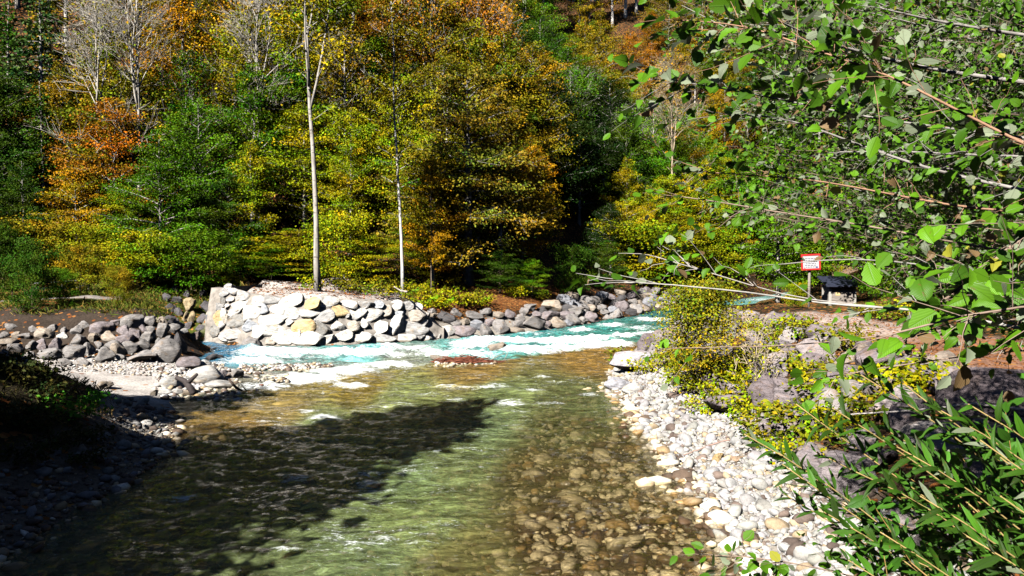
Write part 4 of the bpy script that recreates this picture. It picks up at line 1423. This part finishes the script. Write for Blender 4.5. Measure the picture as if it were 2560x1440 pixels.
# trees on the left bank whose shade falls on the stream
for k, (x, y, sc) in enumerate(((-11.3, 5.4, .98), (-16.5, 9.5, .76), (-15.5, 2.5, .85), (-15, -3, .95))):
    grow('shade_tree', SHADE, ['', 'dense tree beside the dark mound at the left', 'dense tree on the left bank behind the tall shading one', 'dense tree on the left bank nearest the bridge'][k] if k else 'dense tall tree on the left bank whose shade lies on the stream', 'tree', x, y, sc, k, GRN, BKG)
# ================================================================ near leaves
def leaf_base(n=6, hw=.36, peak=.42, serr=.05, fold=.18, curl=.15, tipw=.0):
    t = np.linspace(0, 1, n + 1)
    w_ = hw * np.sin(math.pi * np.clip(t, 0, 1) ** (math.log(.5) / math.log(peak))) ** .8
    w_[0] = .012
    w_[-1] = tipw
    w_[1:-1] *= 1 + serr * np.where(np.arange(1, n) % 2, 1, -1)
    z = -curl * t ** 2
    V, UVs = [], []
    for s in (-1, 0, 1):
        V.append(np.stack([t, s * w_, z + abs(s) * w_ * fold], 1))
        UVs.append(np.stack([t, s * w_ / hw], 1))
    V = np.concatenate(V)
    UVs = np.concatenate(UVs)
    m = n + 1
    i = np.arange(n)
    q = np.concatenate([np.stack([i, i + 1, m + i + 1, m + i], 1), np.stack([m + i, m + i + 1, 2 * m + i + 1, 2 * m + i], 1)])
    return V, q, UVs


ALD = leaf_base(8, .36, .45, .09, .24, .22)
ALDS = leaf_base(4, .36, .45, .05, .2, .2)
WIL = leaf_base(7, .115, .42, .05, .35, .28)
OVL = leaf_base(5, .26, .5, .0, .3, .25)


class Leaves:
    def __init__(self, base):
        self.b = base
        self.P, self.A, self.N, self.S, self.C = [], [], [], [], []

    def add(self, P, A, N, S, C):
        self.P.append(P)
        self.A.append(A)
        self.N.append(N)
        self.S.append(S)
        self.C.append(C)

    def mesh(self, name, rg):
        P, A, N, S, C = map(np.concatenate, (self.P, self.A, self.N, self.S, self.C))
        bV, bF, bU = self.b
        n = len(P)
        s3 = S[:, None] * np.stack([np.ones(n), rg.uniform(.75, 1.15, n), rg.uniform(-1.2, 2.6, n)], 1)
        V, Fs, CC = scatter(bV, [bF], P, frames(A, N), s3, C)
        return mk_mesh(name, V, Fs, CC, np.tile(bU, (n, 1)), True, [NLEAF])


BRIGHT, MIDG, PALE, BRN = np.array([.12, .29, .01]), np.array([.04, .11, .006]), np.array([.26, .31, .2]), np.array([.2, .13, .06])


def alder_cols(n, rg, pale=.2, brown=.04, yel=.012):
    u = rg.random((n, 1))
    C = BRIGHT * u + MIDG * (1 - u)
    C = C * rg.uniform(.75, 1.25, (n, 1))
    r = rg.random(n)
    C[r < pale] = PALE * rg.uniform(.6, 1.15, ((r < pale).sum(), 1))
    C[(r > pale) & (r < pale + brown)] = BRN * rg.uniform(.7, 1.3, (((r > pale) & (r < pale + brown)).sum(), 1))
    C[r > 1 - yel] = np.array([.3, .3, .03])
    return C


UPSUN = unit(np.array([0, 0, 1.0]) * .6 - LD * .9)


def smooth_poly(pts, n):
    pts = np.asarray(pts, float)
    s = np.concatenate([[0], np.cumsum(np.linalg.norm(np.diff(pts, axis=0), axis=1))])
    u = np.linspace(0, s[-1], n)
    P = np.stack([np.interp(u, s, pts[:, c]) for c in range(3)], 1)
    for _ in range(2):
        P[1:-1] = .25 * P[:-2] + .5 * P[1:-1] + .25 * P[2:]
    return P, s[-1]


def twig(mb, lv, p0, d, ln, leaf, rg, r=.0018, col=(.5, .46, .42), step=.05, pale=.2, jit=.5, brown=.04, tip=True):
    q = np.linspace(0, 1, 6)
    pp = p0 + d * ln * q[:, None] + np.cumsum(rg.normal(0, .035 * ln, (6, 3)), 0) * q[:, None] - np.array([0, 0, 1]) * (.12 * ln * q ** 2)[:, None]
    mb.tube(pp, r * (1 - .6 * q), 4, col, False)
    m = max(2, int(ln / step))
    tq = (np.arange(m) + rg.uniform(.3, 1, m)) / m
    tq[-1] = 1.0
    B = np.stack([np.interp(tq, q, pp[:, c]) for c in range(3)], 1)
    sd = unit(np.cross(d, UPSUN))
    sg = np.where(np.arange(m) % 2, 1, -1)[:, None]
    A = unit(d * .7 + sd * sg * .75 + rg.normal(0, jit * .7, (m, 3)) + [0, 0, -.15])
    N = unit(UPSUN + rg.normal(0, jit * 1.25, (m, 3)))
    S = leaf * rg.uniform(.55, 1.2, m)
    stalk = B + A * (.012 + .0 * S[:, None])
    lv.add(stalk, A, N, S, alder_cols(m, rg, pale, brown))


def alder(name, label, trunk_xy, trunk_h, trunk_r, branches, rg, mass=None, seed=0):
    z0 = h1(*trunk_xy)
    t = thing(name, label, 'tree', (trunk_xy[0], trunk_xy[1], z0 - .1))
    O = np.array([trunk_xy[0], trunk_xy[1], z0 - .1])
    mb = MB()
    q = np.linspace(0, 1, 10)
    ax = np.stack([.25 * np.sin(q * 4), .2 * q, q * trunk_h], 1)
    mb.tube(ax, trunk_r * (1 - .75 * q), 8, (.42, .4, .38))
    lv = Leaves(ALD)
    ob = []
    for pts, r0, r1, leaf, dens, col in branches:
        leaf *= .8
        dens *= 1.15
        P = np.array([at_y(*p) for p in pts])
        zt = P[-1][2] - O[2]
        P = np.concatenate([P, [[O[0] + .25 * math.sin(4 * zt / trunk_h), O[1] + .2 * zt / trunk_h, P[-1][2] - .35]]])
        n = max(14, len(pts) * 4)
        S, L = smooth_poly(P, n)
        S = S - O
        bb = MB()
        bb.tube(S, np.linspace(r0, r1, n), 6, col)
        vis = int(n * .86)
        m = int(L * dens * 1.35)
        for k in range(m):
            tq = rg.random() ** 1.15 * vis / n
            f = tq * (n - 1)
            i = int(f)
            p = S[i] + (S[min(i + 1, n - 1)] - S[i]) * (f - i)
            T = unit(S[max(i - 1, 0)] - S[min(i + 2, n - 1)])
            d = unit(T * rg.uniform(.4, 1.1) + randdir(1, rg)[0] * .8 + [0, 0, .05])
            twig(bb, lv, p, d, rg.uniform(.1, .34) * (leaf / .068), leaf, rg, col=col)
        tip = S[0]
        T = unit(S[0] - S[2])
        twig(bb, lv, tip, T, .16, leaf, rg, col=col, pale=.05, jit=.35)
        ob.append(bb)
    link('trunk', mb.mesh('trunk', [VC]), t)
    for bb in ob:
        link('branch', bb.mesh('branch', [VC]), t)
    if mass:
        poly, d0, d1, nl, leaf, zr = mass
        bb = MB()
        A_ = np.array(poly, float)
        x0, x1, y0, y1 = A_[:, 0].min(), A_[:, 0].max(), A_[:, 1].min(), A_[:, 1].max()
        k = 0
        while k < nl:
            px = x1 - (x1 - x0) * rg.random() ** 1.25
            py = rg.uniform(y0, y1)
            c = False
            for i in range(len(A_)):
                (ax_, ay), (bx_, by_) = A_[i - 1], A_[i]
                if (ay > py) != (by_ > py) and px < (bx_ - ax_) * (py - ay) / (by_ - ay) + ax_:
                    c = not c
            if not c:
                continue
            k += 1
            tgt = at_y(px, py, rg.uniform(d0, d1)) - O
            st = np.array([0, 0, np.clip(tgt[2] * rg.uniform(.5, .95), .6, trunk_h * .95)])
            mid = (st + tgt) / 2 + rg.normal(0, .2, 3) + [0, 0, .15]
            S, L = smooth_poly([tgt, mid, st], 12)
            S = S + np.cumsum(rg.normal(0, .02, (12, 3)), 0)
            bb.tube(S, np.linspace(.002, .006 + .004 * L * rg.random() ** 2, 12), 5, (.36, .33, .3) if rg.random() < .3 else (.2, .15, .11))
            m = int(L * 9)
            for j in range(m):
                f = rg.random() ** 1.2 * 9
                i = int(f)
                p = S[i] + (S[i + 1] - S[i]) * (f - i)
                T = unit(S[max(i - 1, 0)] - S[i + 2])
                d = unit(T * rg.uniform(.3, 1) + randdir(1, rg)[0] * .9)
                wq = proj(p + O + d * .15)
                if 1960 < wq[0] < 2190 and 600 < wq[1] < 800:
                    continue
                twig(bb, lv, p, d, rg.uniform(.15, .5), leaf * rg.uniform(.7, 1.15), rg, col=(.24, .19, .14), step=.042, jit=.9)
        link('branches', bb.mesh('branches', [VC]), t)
    link('foliage', lv.mesh('foliage', rg), t)
    return t


GRY, BRW, RED = (.3, .28, .26), (.3, .22, .17), (.38, .22, .14)
rg = np.random.default_rng(21)
alder('alder_tree', 'near alder whose big-leaved pale branches hang in from the right over the bank', (4.3, 3.2), 7.0, .13, [
    ([(1690, 50, 3.4), (1800, 55, 3.4), (1900, 70, 3.3), (2000, 110, 3.2), (2085, 145, 3.1), (2170, 165, 3.0), (2260, 205, 2.9), (2400, 280, 2.9), (2560, 360, 2.8), (2750, 450, 2.8)], .0025, .011, .10, 13, RED),
    ([(1900, 30, 4), (2045, 100, 4.4), (2150, 130, 4.6), (2260, 160, 4.7), (2400, 185, 4.7), (2560, 205, 4.6), (2750, 230, 4.4)], .004, .024, .068, 10, GRY),
    ([(2200, 20, 4.4), (2370, 60, 4.5), (2440, 68, 4.5), (2560, 90, 4.5), (2750, 110, 4.4)], .004, .024, .068, 11, GRY),
    ([(1800, 290, 4), (1900, 285, 4), (2015, 310, 4), (2080, 338, 4), (2130, 355, 4), (2230, 392, 4), (2350, 430, 3.9), (2460, 455, 3.9), (2560, 475, 3.8), (2750, 520, 3.8)], .003, .019, .068, 11, GRY),
    ([(2100, 380, 4.6), (2270, 378, 4.6), (2370, 385, 4.6), (2460, 388, 4.6), (2570, 392, 4.6), (2750, 400, 4.5)], .004, .018, .068, 10, GRY),
    ([(1560, 706, 3.0), (1640, 705, 3.0), (1720, 718, 3.0), (1850, 726, 3.0), (1960, 745, 3.0), (2050, 758, 3.0), (2180, 768, 2.9), (2300, 775, 2.9), (2420, 790, 2.9), (2500, 815, 2.9), (2750, 850, 2.9)], .0025, .013, .068, 4.5, (.42, .4, .37)),
    ([(1640, 642, 3.05), (1730, 668, 3.05), (1800, 690, 3.05), (1860, 700, 3.0), (1900, 725, 3.0), (1960, 745, 3.0), (2300, 776, 2.92), (2750, 851, 2.92)], .002, .006, .068, 5, (.4, .37, .34)),
    ([(2350, 760, 2.6), (2420, 720, 2.6), (2490, 670, 2.6), (2540, 600, 2.6), (2640, 500, 2.6)], .006, .02, .09, 16, BRW),
    ([(1690, 490, 3.6), (1780, 500, 3.6), (1880, 520, 3.6), (2000, 540, 3.6), (2150, 560, 3.5), (2350, 600, 3.4), (2650, 650, 3.3)], .0025, .012, .068, 12, BRW),
    ([(1765, 430, 4), (1850, 440, 4), (1980, 440, 4), (2150, 470, 4), (2400, 520, 4), (2700, 540, 3.9)], .0025, .013, .068, 11, RED),
    ([(1680, 200, 3.6), (1740, 215, 3.6), (1850, 225, 3.6), (2000, 260, 3.5), (2200, 300, 3.4), (2450, 330, 3.3), (2750, 370, 3.2)], .0025, .012, .095, 11, GRY),
    ([(1720, 870, 3.2), (1800, 865, 3.2), (1950, 870, 3.2), (2100, 850, 3.2), (2300, 830, 3.1), (2500, 800, 3.0), (2750, 780, 3.0)], .002, .007, .07, 5, BRW),
    ([(1960, 660, 3.3), (2040, 650, 3.3), (2150, 640, 3.3), (2300, 660, 3.2), (2500, 690, 3.1), (2750, 720, 3.1)], .0025, .008, .068, 4, GRY),
    ([(2250, 830, 2.2), (2320, 790, 2.2), (2420, 770, 2.2), (2560, 760, 2.2), (2800, 760, 2.3)], .003, .010, .095, 9, BRW),
    ([(2080, 940, 3.0), (2180, 930, 3.0), (2300, 900, 3.0), (2500, 880, 2.9), (2750, 860, 2.9)], .002, .007, .075, 5, BRW),
    ([(1790, 1388, 3.6), (1860, 1385, 3.6), (1950, 1400, 3.6), (2100, 1430, 3.5), (2350, 1500, 3.4), (2700, 1500, 3.3)], .0025, .008, .08, 9, BRW),
], rg)
rg = np.random.default_rng(22)
alder('alder_tree', 'dense alder behind the near branches, filling the upper right with small green leaves', (6.7, 7.0), 9.5, .16, [], rg,
      ([(1720, -60), (1680, 30), (1760, 150), (1800, 330), (1780, 430), (1870, 540), (1930, 610), (2010, 640), (2150, 690), (2300, 700), (2620, 740), (2660, -60)], 4.8, 9.0, 230, .052, None))
# ---------------------------------------------------------------- willow in the lower right corner
rg = np.random.default_rng(24)
WB = np.array([3.4, 1.2, h1(3.4, 1.2) - .05])
wl = thing('willow_shrub', 'willow with long narrow toothed leaves reaching in from the lower right corner', 'shrub', WB)
lv = Leaves(WIL)
tips = [(1860, 1085, 2.6), (1990, 1010, 2.5), (2140, 930, 2.3), (1955, 1160, 2.5), (1960, 1235, 2.6), (2080, 1020, 2.4), (2260, 960, 2.2), (2340, 1020, 2.1), (2140, 1180, 2.3), (2060, 1280, 2.4), (2230, 1110, 2.2), (2420, 1010, 2.2), (2450, 1100, 2.0),
        (2300, 1240, 2.0), (2200, 1330, 2.1), (2120, 1400, 2.2), (2500, 1240, 1.9), (2400, 1330, 1.9), (2190, 1060, 2.5), (2330, 1140, 2.4), (2040, 1130, 2.7), (2260, 1390, 2.4), (2480, 1380, 2.2), (2400, 1200, 2.6), (2200, 1240, 2.7), (1930, 1120, 2.9)]
for k, (px, py, d) in enumerate(tips):
    jx, jy = rg.normal(0, 20, 2)
    pts = [at_y(px, py, d), at_y(px + 190 + jx, py + 115 + jy, d), at_y(px + 430, py + 300, d * .97), at_y(2950 + px * .05, 2000, 1.9), WB]
    S, L = smooth_poly(pts, 30)
    S = S - WB
    bb = MB()
    bb.tube(S, np.linspace(.0018, .009, 30), 5, (.36, .26, .1))
    link('stem', bb.mesh('stem', [VC]), wl)
    seg = np.concatenate([[0], np.cumsum(np.linalg.norm(np.diff(S, axis=0), axis=1))])
    m = int(.8 / .017)
    u = np.linspace(0, .8, m)
    B = np.stack([np.interp(u, seg, S[:, c]) for c in range(3)], 1)
    T = unit(np.stack([np.interp(np.clip(u - .03, 0, 9), seg, S[:, c]) - np.interp(u + .03, seg, S[:, c]) for c in range(3)], 1))
    phi = np.arange(m) * 2.4 + rg.normal(0, .3, m)
    sd = unit(np.cross(T, UPSUN))
    up = np.cross(sd, T)
    side = sd * np.cos(phi)[:, None] + up * (.5 * np.sin(phi))[:, None]
    A = unit(T * .75 + side * .75 + rg.normal(0, .15, (m, 3)))
    N = unit(UPSUN + rg.normal(0, .5, (m, 3)))
    S_ = rg.uniform(.055, .095, m) * np.clip(.45 + u / .12, .45, 1)
    uu = rg.random((m, 1))
    C = (np.array([.068, .2, .014]) * uu + np.array([.03, .068, .008]) * (1 - uu)) * rg.uniform(.7, 1.2, (m, 1))
    C[rg.random(m) < .05] = PALE * .9
    lv.add(B, A, N, S_, C)
link('foliage', lv.mesh('foliage', rg), wl)
# round-leaved sallow, bottom right
SB = np.array([3.7, 2.2, h1(3.7, 2.2) - .05])
sw = thing('sallow_shrub', 'dense bush of small oval leaves filling the bottom right corner under the willow', 'shrub', SB)
lv = Leaves(OVL)
bb = MB()
for k in range(60):
    px, py = 2600 - 420 * rg.random() ** 1.4, rg.uniform(1090, 1520)
    if py < 1440 - (px - 2080) * .75:
        continue
    tgt = at_y(px, py, rg.uniform(2.3, 3.6))
    S, L = smooth_poly([tgt, (tgt + SB) / 2 + [.25, 0, .25], SB], 12)
    S = S - SB
    bb.tube(S, np.linspace(.0018, .008, 12), 4, (.34, .2, .08))
    for j in range(7):
        i = int(rg.integers(0, 6))
        d = unit(unit(S[max(i - 1, 0)] - S[i + 2]) + randdir(1, rg)[0] * .8)
        q = np.linspace(0, 1, 5)
        ln = rg.uniform(.12, .3)
        pp = S[i] + d * ln * q[:, None]
        bb.tube(pp, .0015, 3, (.4, .25, .08), False)
        m = int(ln / .022)
        B = S[i] + d * (ln * (np.arange(m) + .5) / m)[:, None]
        A = unit(d * .6 + randdir(m, rg) * .8)
        N = unit(UPSUN + rg.normal(0, .45, (m, 3)))
        uu = rg.random((m, 1))
        C = (np.array([.07, .22, .02]) * uu + np.array([.04, .12, .012]) * (1 - uu)) * rg.uniform(.8, 1.2, (m, 1))
        lv.add(B, A, N, rg.uniform(.04, .07, m), C)
link('stems', bb.mesh('stems', [VC]), sw)
link('foliage', lv.mesh('foliage', rg), sw)

# ================================================================ man-made things
WOOD = m_plain('weathered_wood', (.3, .26, .23), .85, 0, .6, 3.0, (1, 1, 14))
PALEW = m_plain('pale_wood', (.42, .4, .36), .8, 0, .4, 6.0, (8, 8, 1))
ROOFM = m_plain('dark_roofing', (.03, .035, .06), .5, 0, .4, 9.0)
METAL = m_plain('galvanised_metal', (.34, .38, .36), .4, .6, .3, 12.0)
REDP = m_plain('red_paint', (.55, .03, .03), .5, 0, .1, 5.0)
WHP = m_plain('white_enamel', (.5, .5, .53), .45, 0, .06, 3.0)  # white dimmed for the partial shade on the sign panel
INK = m_plain('dark_ink', (.05, .05, .07), .6)
BLUE = m_plain('blue_ink', (.04, .09, .3), .6)
# railing by the left path
d = 40.5
g0 = at_y(167, 737, d)
gz = h1(g0[0], g0[1])
ra = thing('metal_railing', 'thin metal railing with a rounded hoop post beside the left path', 'railing', (g0[0], g0[1], gz))
O = np.array([g0[0], g0[1], gz])


def rp(px, py, dd=d):
    return at_y(px, py, dd) - O


for nm, pts, r in (('post', [rp(167, 750), rp(167, 722), rp(167, 708), rp(165, 704), rp(160, 704), rp(156, 708), rp(156, 719), rp(160, 721), rp(166, 721)], .05), ('post', [rp(193, 752), rp(193, 716)], .04), ('post', [rp(110, 748, 39.5), rp(110, 705, 39.5)], .04), ('post', [rp(222, 756), rp(222, 702)], .04),
                   ('rail', [rp(80, 709, 39), rp(167, 703.5), rp(226, 699)], .035), ('rail', [rp(80, 722, 39), rp(167, 718), rp(226, 713)], .03), ('rail', [rp(80, 736, 39), rp(167, 733), rp(226, 744)], .03)):
    mb = MB()
    mb.tube(pts, r, 8, (.35, .4, .38))
    link(nm, mb.mesh(nm, [METAL]), ra)
# notice sign
d = 33.5
c = at_y(2027, 655, d)
s = d / F
sg = thing('notice_sign', 'white notice sign with red border on a post beside the path, partly behind alder leaves', 'sign', (c[0], c[1] + .08, h1(c[0], c[1])))
O = np.array([c[0], c[1] + .08, h1(c[0], c[1])])
W2, H2 = 47 * s / 2, 39 * s / 2
Rm = Matrix.Rotation(R(-2.5), 3, 'Y')
cz = c[2] - O[2]
mb = MB()
mb.tube([[0, .07, -.3], [0, .06, cz + H2]], .06, 8)
link('post', mb.mesh('post', [WOOD]), sg)


def sbox(nm, lo, hi, mat, par):
    mb = MB()
    mb.box(lo, hi, (1, 1, 1), Rm)
    mb.V = [v + np.array([0, 0, cz]) for v in mb.V]
    return link(nm, mb.mesh(nm, [mat], False), par)


pn = sbox('panel', (-W2, -.08, -H2), (W2, -.055, H2), WHP, sg)
mb = MB()
b = .06
for lo, hi in (((-W2 - .01, -.1, H2 - b), (W2 + .01, -.05, H2 + .01)), ((-W2 - .01, -.1, -H2 - .01), (W2 + .01, -.05, -H2 + b)), ((-W2 - .01, -.1, -H2 + b), (-W2 + b, -.05, H2 - b)), ((W2 - b, -.1, -H2 + b), (W2 + .01, -.05, H2 - b))):
    mb.box(lo, hi, (1, 1, 1), Rm)
mb.V = [v + np.array([0, 0, cz]) for v in mb.V]
link('frame', mb.mesh('frame', [REDP], False), sg)
mb = MB()
rg = np.random.default_rng(4)
for r in range(7):
    zz = H2 * .45 - r * .075
    x = -W2 * .62 + .04 * (r % 2)
    while x < W2 * .6:
        w_ = rg.uniform(.04, .12)
        mb.box((x, -.084, zz - .012), (min(x + w_, W2 * .68), -.0795, zz + .012), (1, 1, 1), Rm)
        x += w_ + .03
mb.V = [v + np.array([0, 0, cz]) for v in mb.V]
link('writing', mb.mesh('writing', [INK], False), sg)
sbox('emblem', (W2 * .52, -.084, -H2 * .78), (W2 * .74, -.0795, -H2 * .6), BLUE, sg)
sbox('emblem', (-W2 * .72, -.084, -H2 * .8), (-W2 * .6, -.0795, -H2 * .68), REDP, sg)
# small wooden shed-like box
d = 34.5
c = at_y(2105, 762, d)
s = d / F
zb = h1(c[0], c[1]) - .05
bz = thing('wooden_box', 'small weathered wooden box hut with dark sloping roof at the path end', 'wooden hut', (c[0], c[1], zb), -.08)
Wb, Hb = 66 * s / 2, c[2] - zb + 48 * s
for k in range(5):
    mb = MB()
    z0, z1 = .06 + (Hb - .1) * k / 5, .06 + (Hb - .1) * (k + 1) / 5 - .012
    mb.box((-Wb + .05, -.02, z0), (Wb - .05, .9, z1))
    link('plank', mb.mesh('plank', [WOOD], False), bz, color=(.3, .26, .23))
for x in (-Wb, Wb - .12):
    for y in (-.06, .86):
        mb = MB()
        mb.box((x, y, 0), (x + .12, y + .1, Hb))
        link('corner_post', mb.mesh('corner_post', [PALEW], False), bz)
mb = MB()
Vr = np.array([[-Wb - .18, -.3, Hb - .05], [Wb + .3, -.3, Hb - .05], [Wb + .3, 1.15, Hb + .36], [-Wb - .18, 1.15, Hb + .36]])
Vr = np.concatenate([Vr, Vr + [0, 0, .06]])
mb.add(Vr, [[[0, 3, 2, 1], [4, 5, 6, 7], [0, 1, 5, 4], [1, 2, 6, 5], [2, 3, 7, 6], [3, 0, 4, 7]]])
link('roof', mb.mesh('roof', [ROOFM], False), bz)
mb = MB()
mb.box((-.3, -.035, Hb * .5), (-.1, -.022, Hb * .66))
link('label_plate', mb.mesh('label_plate', [m_plain('yellowed_card', (.6, .45, .22), .8)], False), bz)
# driftwood
rg = np.random.default_rng(31)
P0 = at_z(1165, 908, 0)
mb = MB()
for k in range(150):
    x = rg.normal(0, .5)
    p = np.array([x, rg.normal(0, .13), .05 + abs(rg.normal(0, .08)) * (1.3 - abs(x))])
    a = rg.normal(0, .35)
    dv = np.array([math.cos(a), math.sin(a), rg.normal(.03, .16)])
    l = rg.uniform(.15, .5)
    q = np.linspace(-1, 1, 4)[:, None]
    mb.tube(p + dv * l * q + rg.normal(0, .015, (4, 3)), rg.uniform(.006, .018), 4, np.array([.2, .068, .04]) * rg.uniform(.5, 1.6))
for a in ((.9, 0, .1, 1.5, .05, .38), (1.1, 0, .05, 2.1, .1, .16), (1.45, -.05, .08, 1.62, -.05, .42), (-.3, 0, .2, .1, .1, .6)):
    mb.tube([a[:3], (np.array(a[:3]) + a[3:]) / 2 + .02, a[3:]], .012, 4, (.35, .27, .22))
t = tag(link('driftwood_pile', mb.mesh('driftwood_pile', [VC]), None, tuple(P0)), 'tangle of reddish brown driftwood twigs stranded between the turquoise and brown water', 'driftwood')
for nm, lb, pts, r, cl in (
        ('driftwood_log', 'dark forked driftwood log leaning between the whitish spit boulders', [(440, 944, .5), (462, 952, .42), (478, 972, .2), (484, 984, .05)], .11, (.06, .05, .05)),
        ('stick', 'dark stick leaning into the water from the outer spit boulders', [(572, 948, .35), (588, 965, .2), (604, 978, .0)], .05, (.07, .05, .04)),
        ('stick', 'small dark twig poking out of the riffle beside the spit', [(604, 962, .3), (612, 972, .1), (616, 976, 0)], .018, (.1, .07, .05)),
        ('stick', 'long thin reddish stick lying across the white pebbles', [(1708, 1118, .3), (1760, 1106, .36), (1830, 1098, .42), (1885, 1094, .52)], .018, (.36, .24, .2)),
        ('dead_branch', 'bare pale grey branch crossing in front of the big shaded boulder', [(2110, 1036, 1.55), (2300, 1025, 1.7), (2420, 1012, 1.8), (2600, 1034, 1.8)], .018, (.5, .46, .44)),
        ('dead_branch', 'broken pale stem stuck in the litter by the white-barked tree', [(985, 716, 2.7), (1003, 726, 2.5), (1020, 728, 2.5)], .05, (.45, .4, .35))):
    P = np.array([at_z(*p) for p in pts])
    if nm == 'stick' and 'pebbles' in lb:
        P[:, 2] = hgt(P[:, 0], P[:, 1]) + .1
    S, L = smooth_poly(P, 14)
    O = S[-1].copy()
    mb = MB()
    S2 = S - O + np.cumsum(rg.normal(0, .012 * L / 3, (14, 3)), 0)
    mb.tube(S2, np.linspace(r * .6, r, 14), 7, cl)
    if 'forked' in lb:
        mb.tube(S2[7] + np.linspace(0, 1, 4)[:, None] * np.array([.35, -.1, .3]), np.linspace(r * .7, r * .4, 4), 6, cl)
    tag(link(nm, mb.mesh(nm, [VC]), None, tuple(O)), lb, 'branch' if 'branch' in nm else 'driftwood')
p = at_z(650, 972, 0)
o = link('brick_fragment', ROCKS[3], None, (p[0], p[1], .03), (.2, .1, .5), (.13, .1, .12), (.42, .09, .03))
tag(o, 'rust-red lump of brick standing in the riffle off the spit', 'brick')

# ================================================================ grass and litter
rg = np.random.default_rng(41)
BL = np.array([[0, -.03, 0], [0, .03, 0], [.35, 0, .55], [.75, 0, .8]], float)
BLF = [np.array([[0, 1, 2], [1, 3, 2]])]


def grass(name, label, xy, hgt_r, cols, lean=.4):
    n = len(xy)
    P = np.stack([xy[:, 0], xy[:, 1], hgt(xy[:, 0], xy[:, 1]) - .02], 1)
    a = rg.uniform(0, 6.28, n)
    A = np.stack([np.cos(a), np.sin(a), rg.normal(0, lean, n)], 1)
    N = np.stack([rg.normal(0, .2, n), rg.normal(0, .2, n), np.ones(n)], 1)
    S = rg.uniform(*hgt_r, n)
    V, Fs, C = scatter(BL, BLF, P, frames(A, N), S, cols)
    tag(link(name, mk_mesh(name, V, Fs, C, None, True, [LEAF])), label, name, None, 'stuff')


xy = np.stack([rg.uniform(-29, -14.5, 16000), rg.uniform(31.6, 44, 16000)], 1)
z = hgt(xy[:, 0], xy[:, 1])
pthm = np.abs(xy[:, 1] - (34.6 + .22 * (xy[:, 0] + 22))) < .6
cl = fbm(np.stack([xy[:, 0], xy[:, 1], 0 * z], 1) * .7, 3, 5)
ok = (z > 1.3) & ~(pthm & (xy[:, 0] > -26.5) & (xy[:, 0] < -18)) & (cl > -.35)
xy = xy[ok]
C = np.array([.11, .15, .015]) * rg.uniform(.6, 1.3, (len(xy), 1))
C[rg.random(len(xy)) < .3] = (.25, .19, .04)
grass('grass', 'short yellow-green grass on the terrace above the left riprap', xy, (.12, .4), C)
xy = np.stack([rg.uniform(-16, -7.8, 9000), rg.uniform(10, 20.5, 9000)], 1)
z = hgt(xy[:, 0], xy[:, 1])
cl = fbm(np.stack([xy[:, 0], xy[:, 1], 0 * z], 1) * 1.1, 3, 6)
ok = (z > .5) & (cl > -.15)
xy = xy[ok]
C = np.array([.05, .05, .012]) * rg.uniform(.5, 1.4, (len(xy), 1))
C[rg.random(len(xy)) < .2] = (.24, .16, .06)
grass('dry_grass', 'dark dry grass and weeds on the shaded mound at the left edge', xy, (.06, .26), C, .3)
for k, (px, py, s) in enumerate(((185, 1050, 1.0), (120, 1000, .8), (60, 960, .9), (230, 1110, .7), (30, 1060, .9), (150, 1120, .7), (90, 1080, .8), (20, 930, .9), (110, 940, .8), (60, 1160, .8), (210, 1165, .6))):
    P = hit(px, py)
    grow('weed_plant', LOWP[k % 3], 'bright green leafy plant with light in its colour on the dark mound' if k == 0 else f'weed with shade in its colour on the mound, {ORD[k]} from its bright plant', 'plant', P[0], P[1], s * .75, k * 1.3,
         (.1, .3, .02) if k == 0 else (.05, .055, .012), (.1, .08, .05), None if k == 0 else 'dark weeds on the mound')  # light painted into the bright plant, shade into the dark weeds
# fallen leaves lying on the gravel terrace above the wall, the path and the riprap
n = 9000
x = np.concatenate([rg.uniform(-15, -3, n // 3), rg.uniform(5, 13, n - n // 3)])
y = np.concatenate([rg.uniform(36.3, 46, n // 3), 7 + 24 * rg.random(n - n // 3)])
z = hgt(x, y)
ok = z > .7
x, y, z = x[ok], y[ok], z[ok]
m = len(x)
N = unit(np.array([0, 0, 1.0]) + rg.normal(0, .35, (m, 3)))
V, Fs, C = scatter(LF * [1, 1, 1], LFF, np.stack([x, y, z + .015], 1), frames(unit(rg.normal(0, 1, (m, 3)) * [1, 1, .15]), N), np.where(y > 35, .17, .09) * rg.uniform(.6, 1.2, m),
                   np.array([.26, .1, .03]) * rg.uniform(.4, 1.5, (m, 1)))
tag(link('leaf_litter', mk_mesh('leaf_litter', V, Fs, C, None, False, [LEAF])), 'brown fallen leaves scattered over the gravel and between boulders', 'leaf litter', None, 'stuff')
